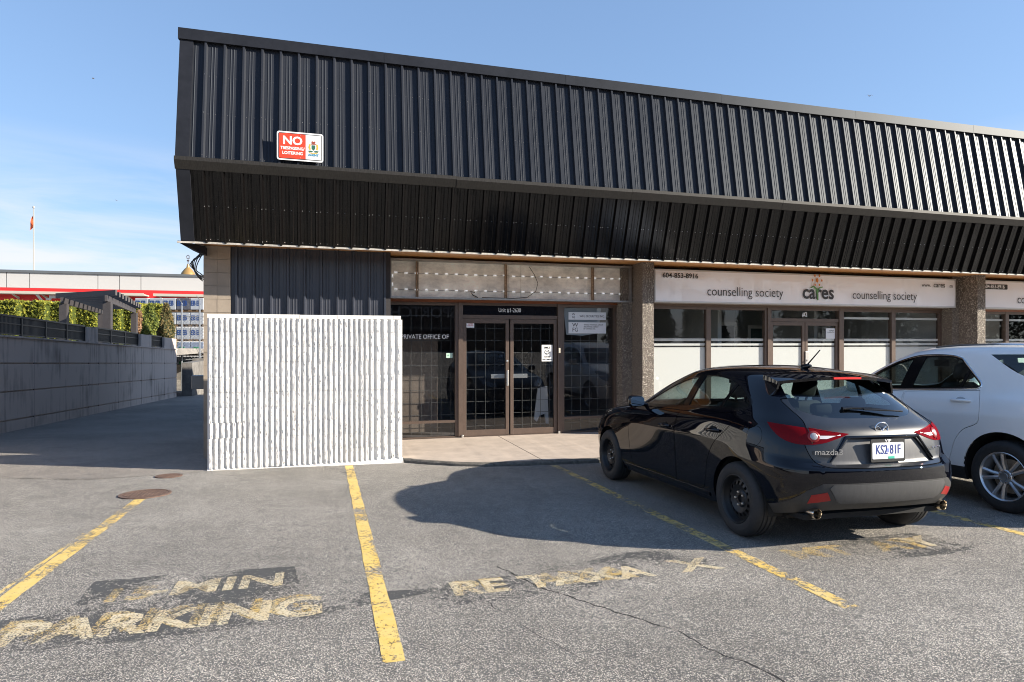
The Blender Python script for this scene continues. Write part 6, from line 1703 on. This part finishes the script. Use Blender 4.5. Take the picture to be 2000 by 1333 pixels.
for px, zt in ((355, 3.6), (390, 3.75)):
    X, Y = at(px, 34); m = MB(); m.tube([(X, Y, -1.3), (X, Y, zt)], .045, 8); m.tube([(X, Y, zt), (X - .1, Y - .25, zt + .2)], .02, 6); m.build('post', galv, fc).location = FO
m = MB(); L_ = (c1 - c0).length; t2 = (c1 - c0).normalized()
def fp3(s, z): p = c0 + t2 * s; return (p.x, p.y, z)
m.tube([fp3(0, 2.9), fp3(L_, 2.95)], .025, 6); m.tube([fp3(0, .6), fp3(L_, .6)], .02, 6)
s = -3.0
while s < L_:
    a0, a1 = max(s, 0), min(s + 2.3, L_)
    if a1 > a0: m.tube([fp3(a0, .6 + (a0 - s)), fp3(a1, .6 + (a1 - s))], .006, 4, caps=False); m.tube([fp3(a0, 2.9 - (a0 - s)), fp3(a1, 2.9 - (a1 - s))], .006, 4, caps=False)
    s += .16
m.build('wire_mesh', galv, fc).location = FO

# ------------------------------------------------------------------ small things on the building's left side
m = MB()
for k in range(6):
    r1 = .20 + .03 * k; a0 = R(20 + 7 * k)
    m.tube([(-1.86 - (.02 + .17 * math.sin(math.pi * i / 14)) * (1 - .05 * k), 11.22 + .05 * k, 2.98 - .42 * i / 14 - .10 * math.sin(math.pi * i / 7 + k) * .4) for i in range(15)], .008, 6)
tag(m.build('cable_coil', pm('black_cable', (.02, .02, .02), .5), None, True), 'coil of black cables hanging on the left side under the eave', 'cable')
ul = empty('wall_lamp', (-1.84, 11.6, .9), 0, 'small grey metal box on the alley side of the building corner', 'utility box')
m = MB(); m.box(-.24, 0, -.12, .12, -.12, .10, bev=.01); m.build('housing', pm('grey_box_metal', (.13, .14, .15), .45, .5), ul); m = MB(); m.box(-.23, -.22, -.10, .10, -.10, .08); m.box(-.02, .01, -.05, .05, -.17, -.12); m.build('bracket', alu, ul)

# ------------------------------------------------------------------ birds
birdm = pm('bird_grey', (.10, .10, .11), .8)
def bird(px, py, d, span, label, tilt):
    X, Y = at(px, d); z = 1.55 + (668 - py) / 1259 * d
    m = MB(); s = span / 2
    m.lathe([(0, -.30 * s * 1.3), (.07 * s, -.2 * s), (.11 * s, 0), (.07 * s, .28 * s), (.03 * s, .40 * s), (0, .45 * s)], Matrix.Rotation(R(90), 4, 'Y'), 10)
    for sg_ in (-1, 1):
        m.add([(.15 * s, 0, .02 * s), (-.15 * s, 0, .02 * s), (-.1 * s, sg_ * .5 * s, .28 * s), (.16 * s, sg_ * .5 * s, .30 * s), (-.12 * s, sg_ * s, .12 * s), (.02 * s, sg_ * s, .13 * s)], [(0, 1, 2, 3), (3, 2, 4, 5)])
        m.add([(.15 * s, 0, .0), (-.15 * s, 0, .0), (-.1 * s, sg_ * .5 * s, .26 * s), (.16 * s, sg_ * .5 * s, .28 * s)], [(3, 2, 1, 0)])
    m.add([(-.3 * s, 0, 0), (-.55 * s, .1 * s, 0), (-.55 * s, -.1 * s, 0)], [(0, 1, 2)])
    o = m.build('bird', birdm); o.location = (X, Y, z); o.rotation_euler = (R(20), R(-10), R(tilt))
    tag(o, label, 'bird', 'birds flying in the sky')
bird(182, 154, 60, .55, 'small bird flying in the upper left sky', 30); bird(227, 392, 70, .45, 'tiny bird flying low above the warehouse roof', 70); bird(1698, 188, 60, .75, 'dark bird flying above the roof on the right', 10)

# ------------------------------------------------------------------ cars
hatch = make_hatchback(); hatch.location = (4.44, 4.93, gz(4.45, 4.93) + 0.0); hatch.rotation_euler = (R(-1.6), R(.57), R(-1.1)); hatch.scale = (1.035,) * 3
suv = make_suv(); suv.location = (7.66, 4.93, gz(7.7, 4.93)); suv.rotation_euler = (R(-1.6), R(.57), R(-1.1)); suv.scale = (1.035,) * 3

# ------------------------------------------------------------------ what the windows mirror: the far side of the parking lot
sb = empty('sports_store', (8, -40, 0), 0, 'dark store building mirrored in the windows of unit one', 'building')
m = MB(); m.box(-26, 20, -12, 0, -.5, 8.0); m.build('wall', pm('dark_store_wall', (.05, .045, .045), .8), sb)
m = MB(); m.box(-25, 19.5, 0.02, .2, .0, 2.6); m.build('shop_windows', pm('dark_shop_glass', (.01, .012, .015), .1), sb)
m = MB(); m.box(-26.2, 20.2, .0, .6, 7.7, 8.2); m.build('roof_edge', pm('grey_coping', (.10, .11, .12), .6), sb)
text('lettering', 'SPORTCHEK', 1.5, pm('sign_grey_letter', (.35, .33, .33), .5), sb, (.5, .25, 4.4), (R(90), 0, R(180)), .01, 1.0, 'CENTER', .05)
fir = foliage('fir_needle', ((.012, .02, .010), (.025, .04, .018), (.04, .055, .025)))
frt = None
for i, (x, y, h, r) in enumerate(((62, -92, 13, 3.0), (68, -97, 10, 2.6), (73, -93, 12, 2.8), (80, -96, 9, 2.4), (86, -92, 14, 3.2), (92, -98, 17, 3.6), (97, -92, 19, 4.0), (57, -96, 10, 2.5), (104, -97, 21, 4.4), (110, -92, 18, 4), (116, -98, 22, 4.5), (122, -93, 20, 4.2), (129, -97, 24, 4.8), (136, -92, 21, 4.5), (143, -98, 23, 4.6), (150, -94, 22, 4.5), (158, -98, 25, 5), (166, -93, 22, 4.6), (175, -98, 24, 5), (184, -94, 23, 4.8), (194, -98, 25, 5), (205, -94, 24, 5), (108, -104, 24, 5), (126, -104, 26, 5), (146, -104, 26, 5), (168, -104, 27, 5.4), (190, -104, 28, 5.5))):
    r0 = empty('fir_tree', (x, y, .3), 0, ['tall dark fir mirrored in the window left of the unit two doors', 'dark fir mirrored beside the tallest fir'][i % 2] if False else 'dark fir of the row mirrored in the counselling office windows', 'tree', 'dark firs across the parking lot')
    m = MB(); leafy(m, (0, 0, .8), (r, r, h), 1500, .9, 3, 'cone', 40 + i); m.build('crown', fir, r0)
    m = MB(); m.tube([(0, 0, -.5), (0, 0, h * .9)], [.3, .05], 8); m.build('trunk', bark, r0)
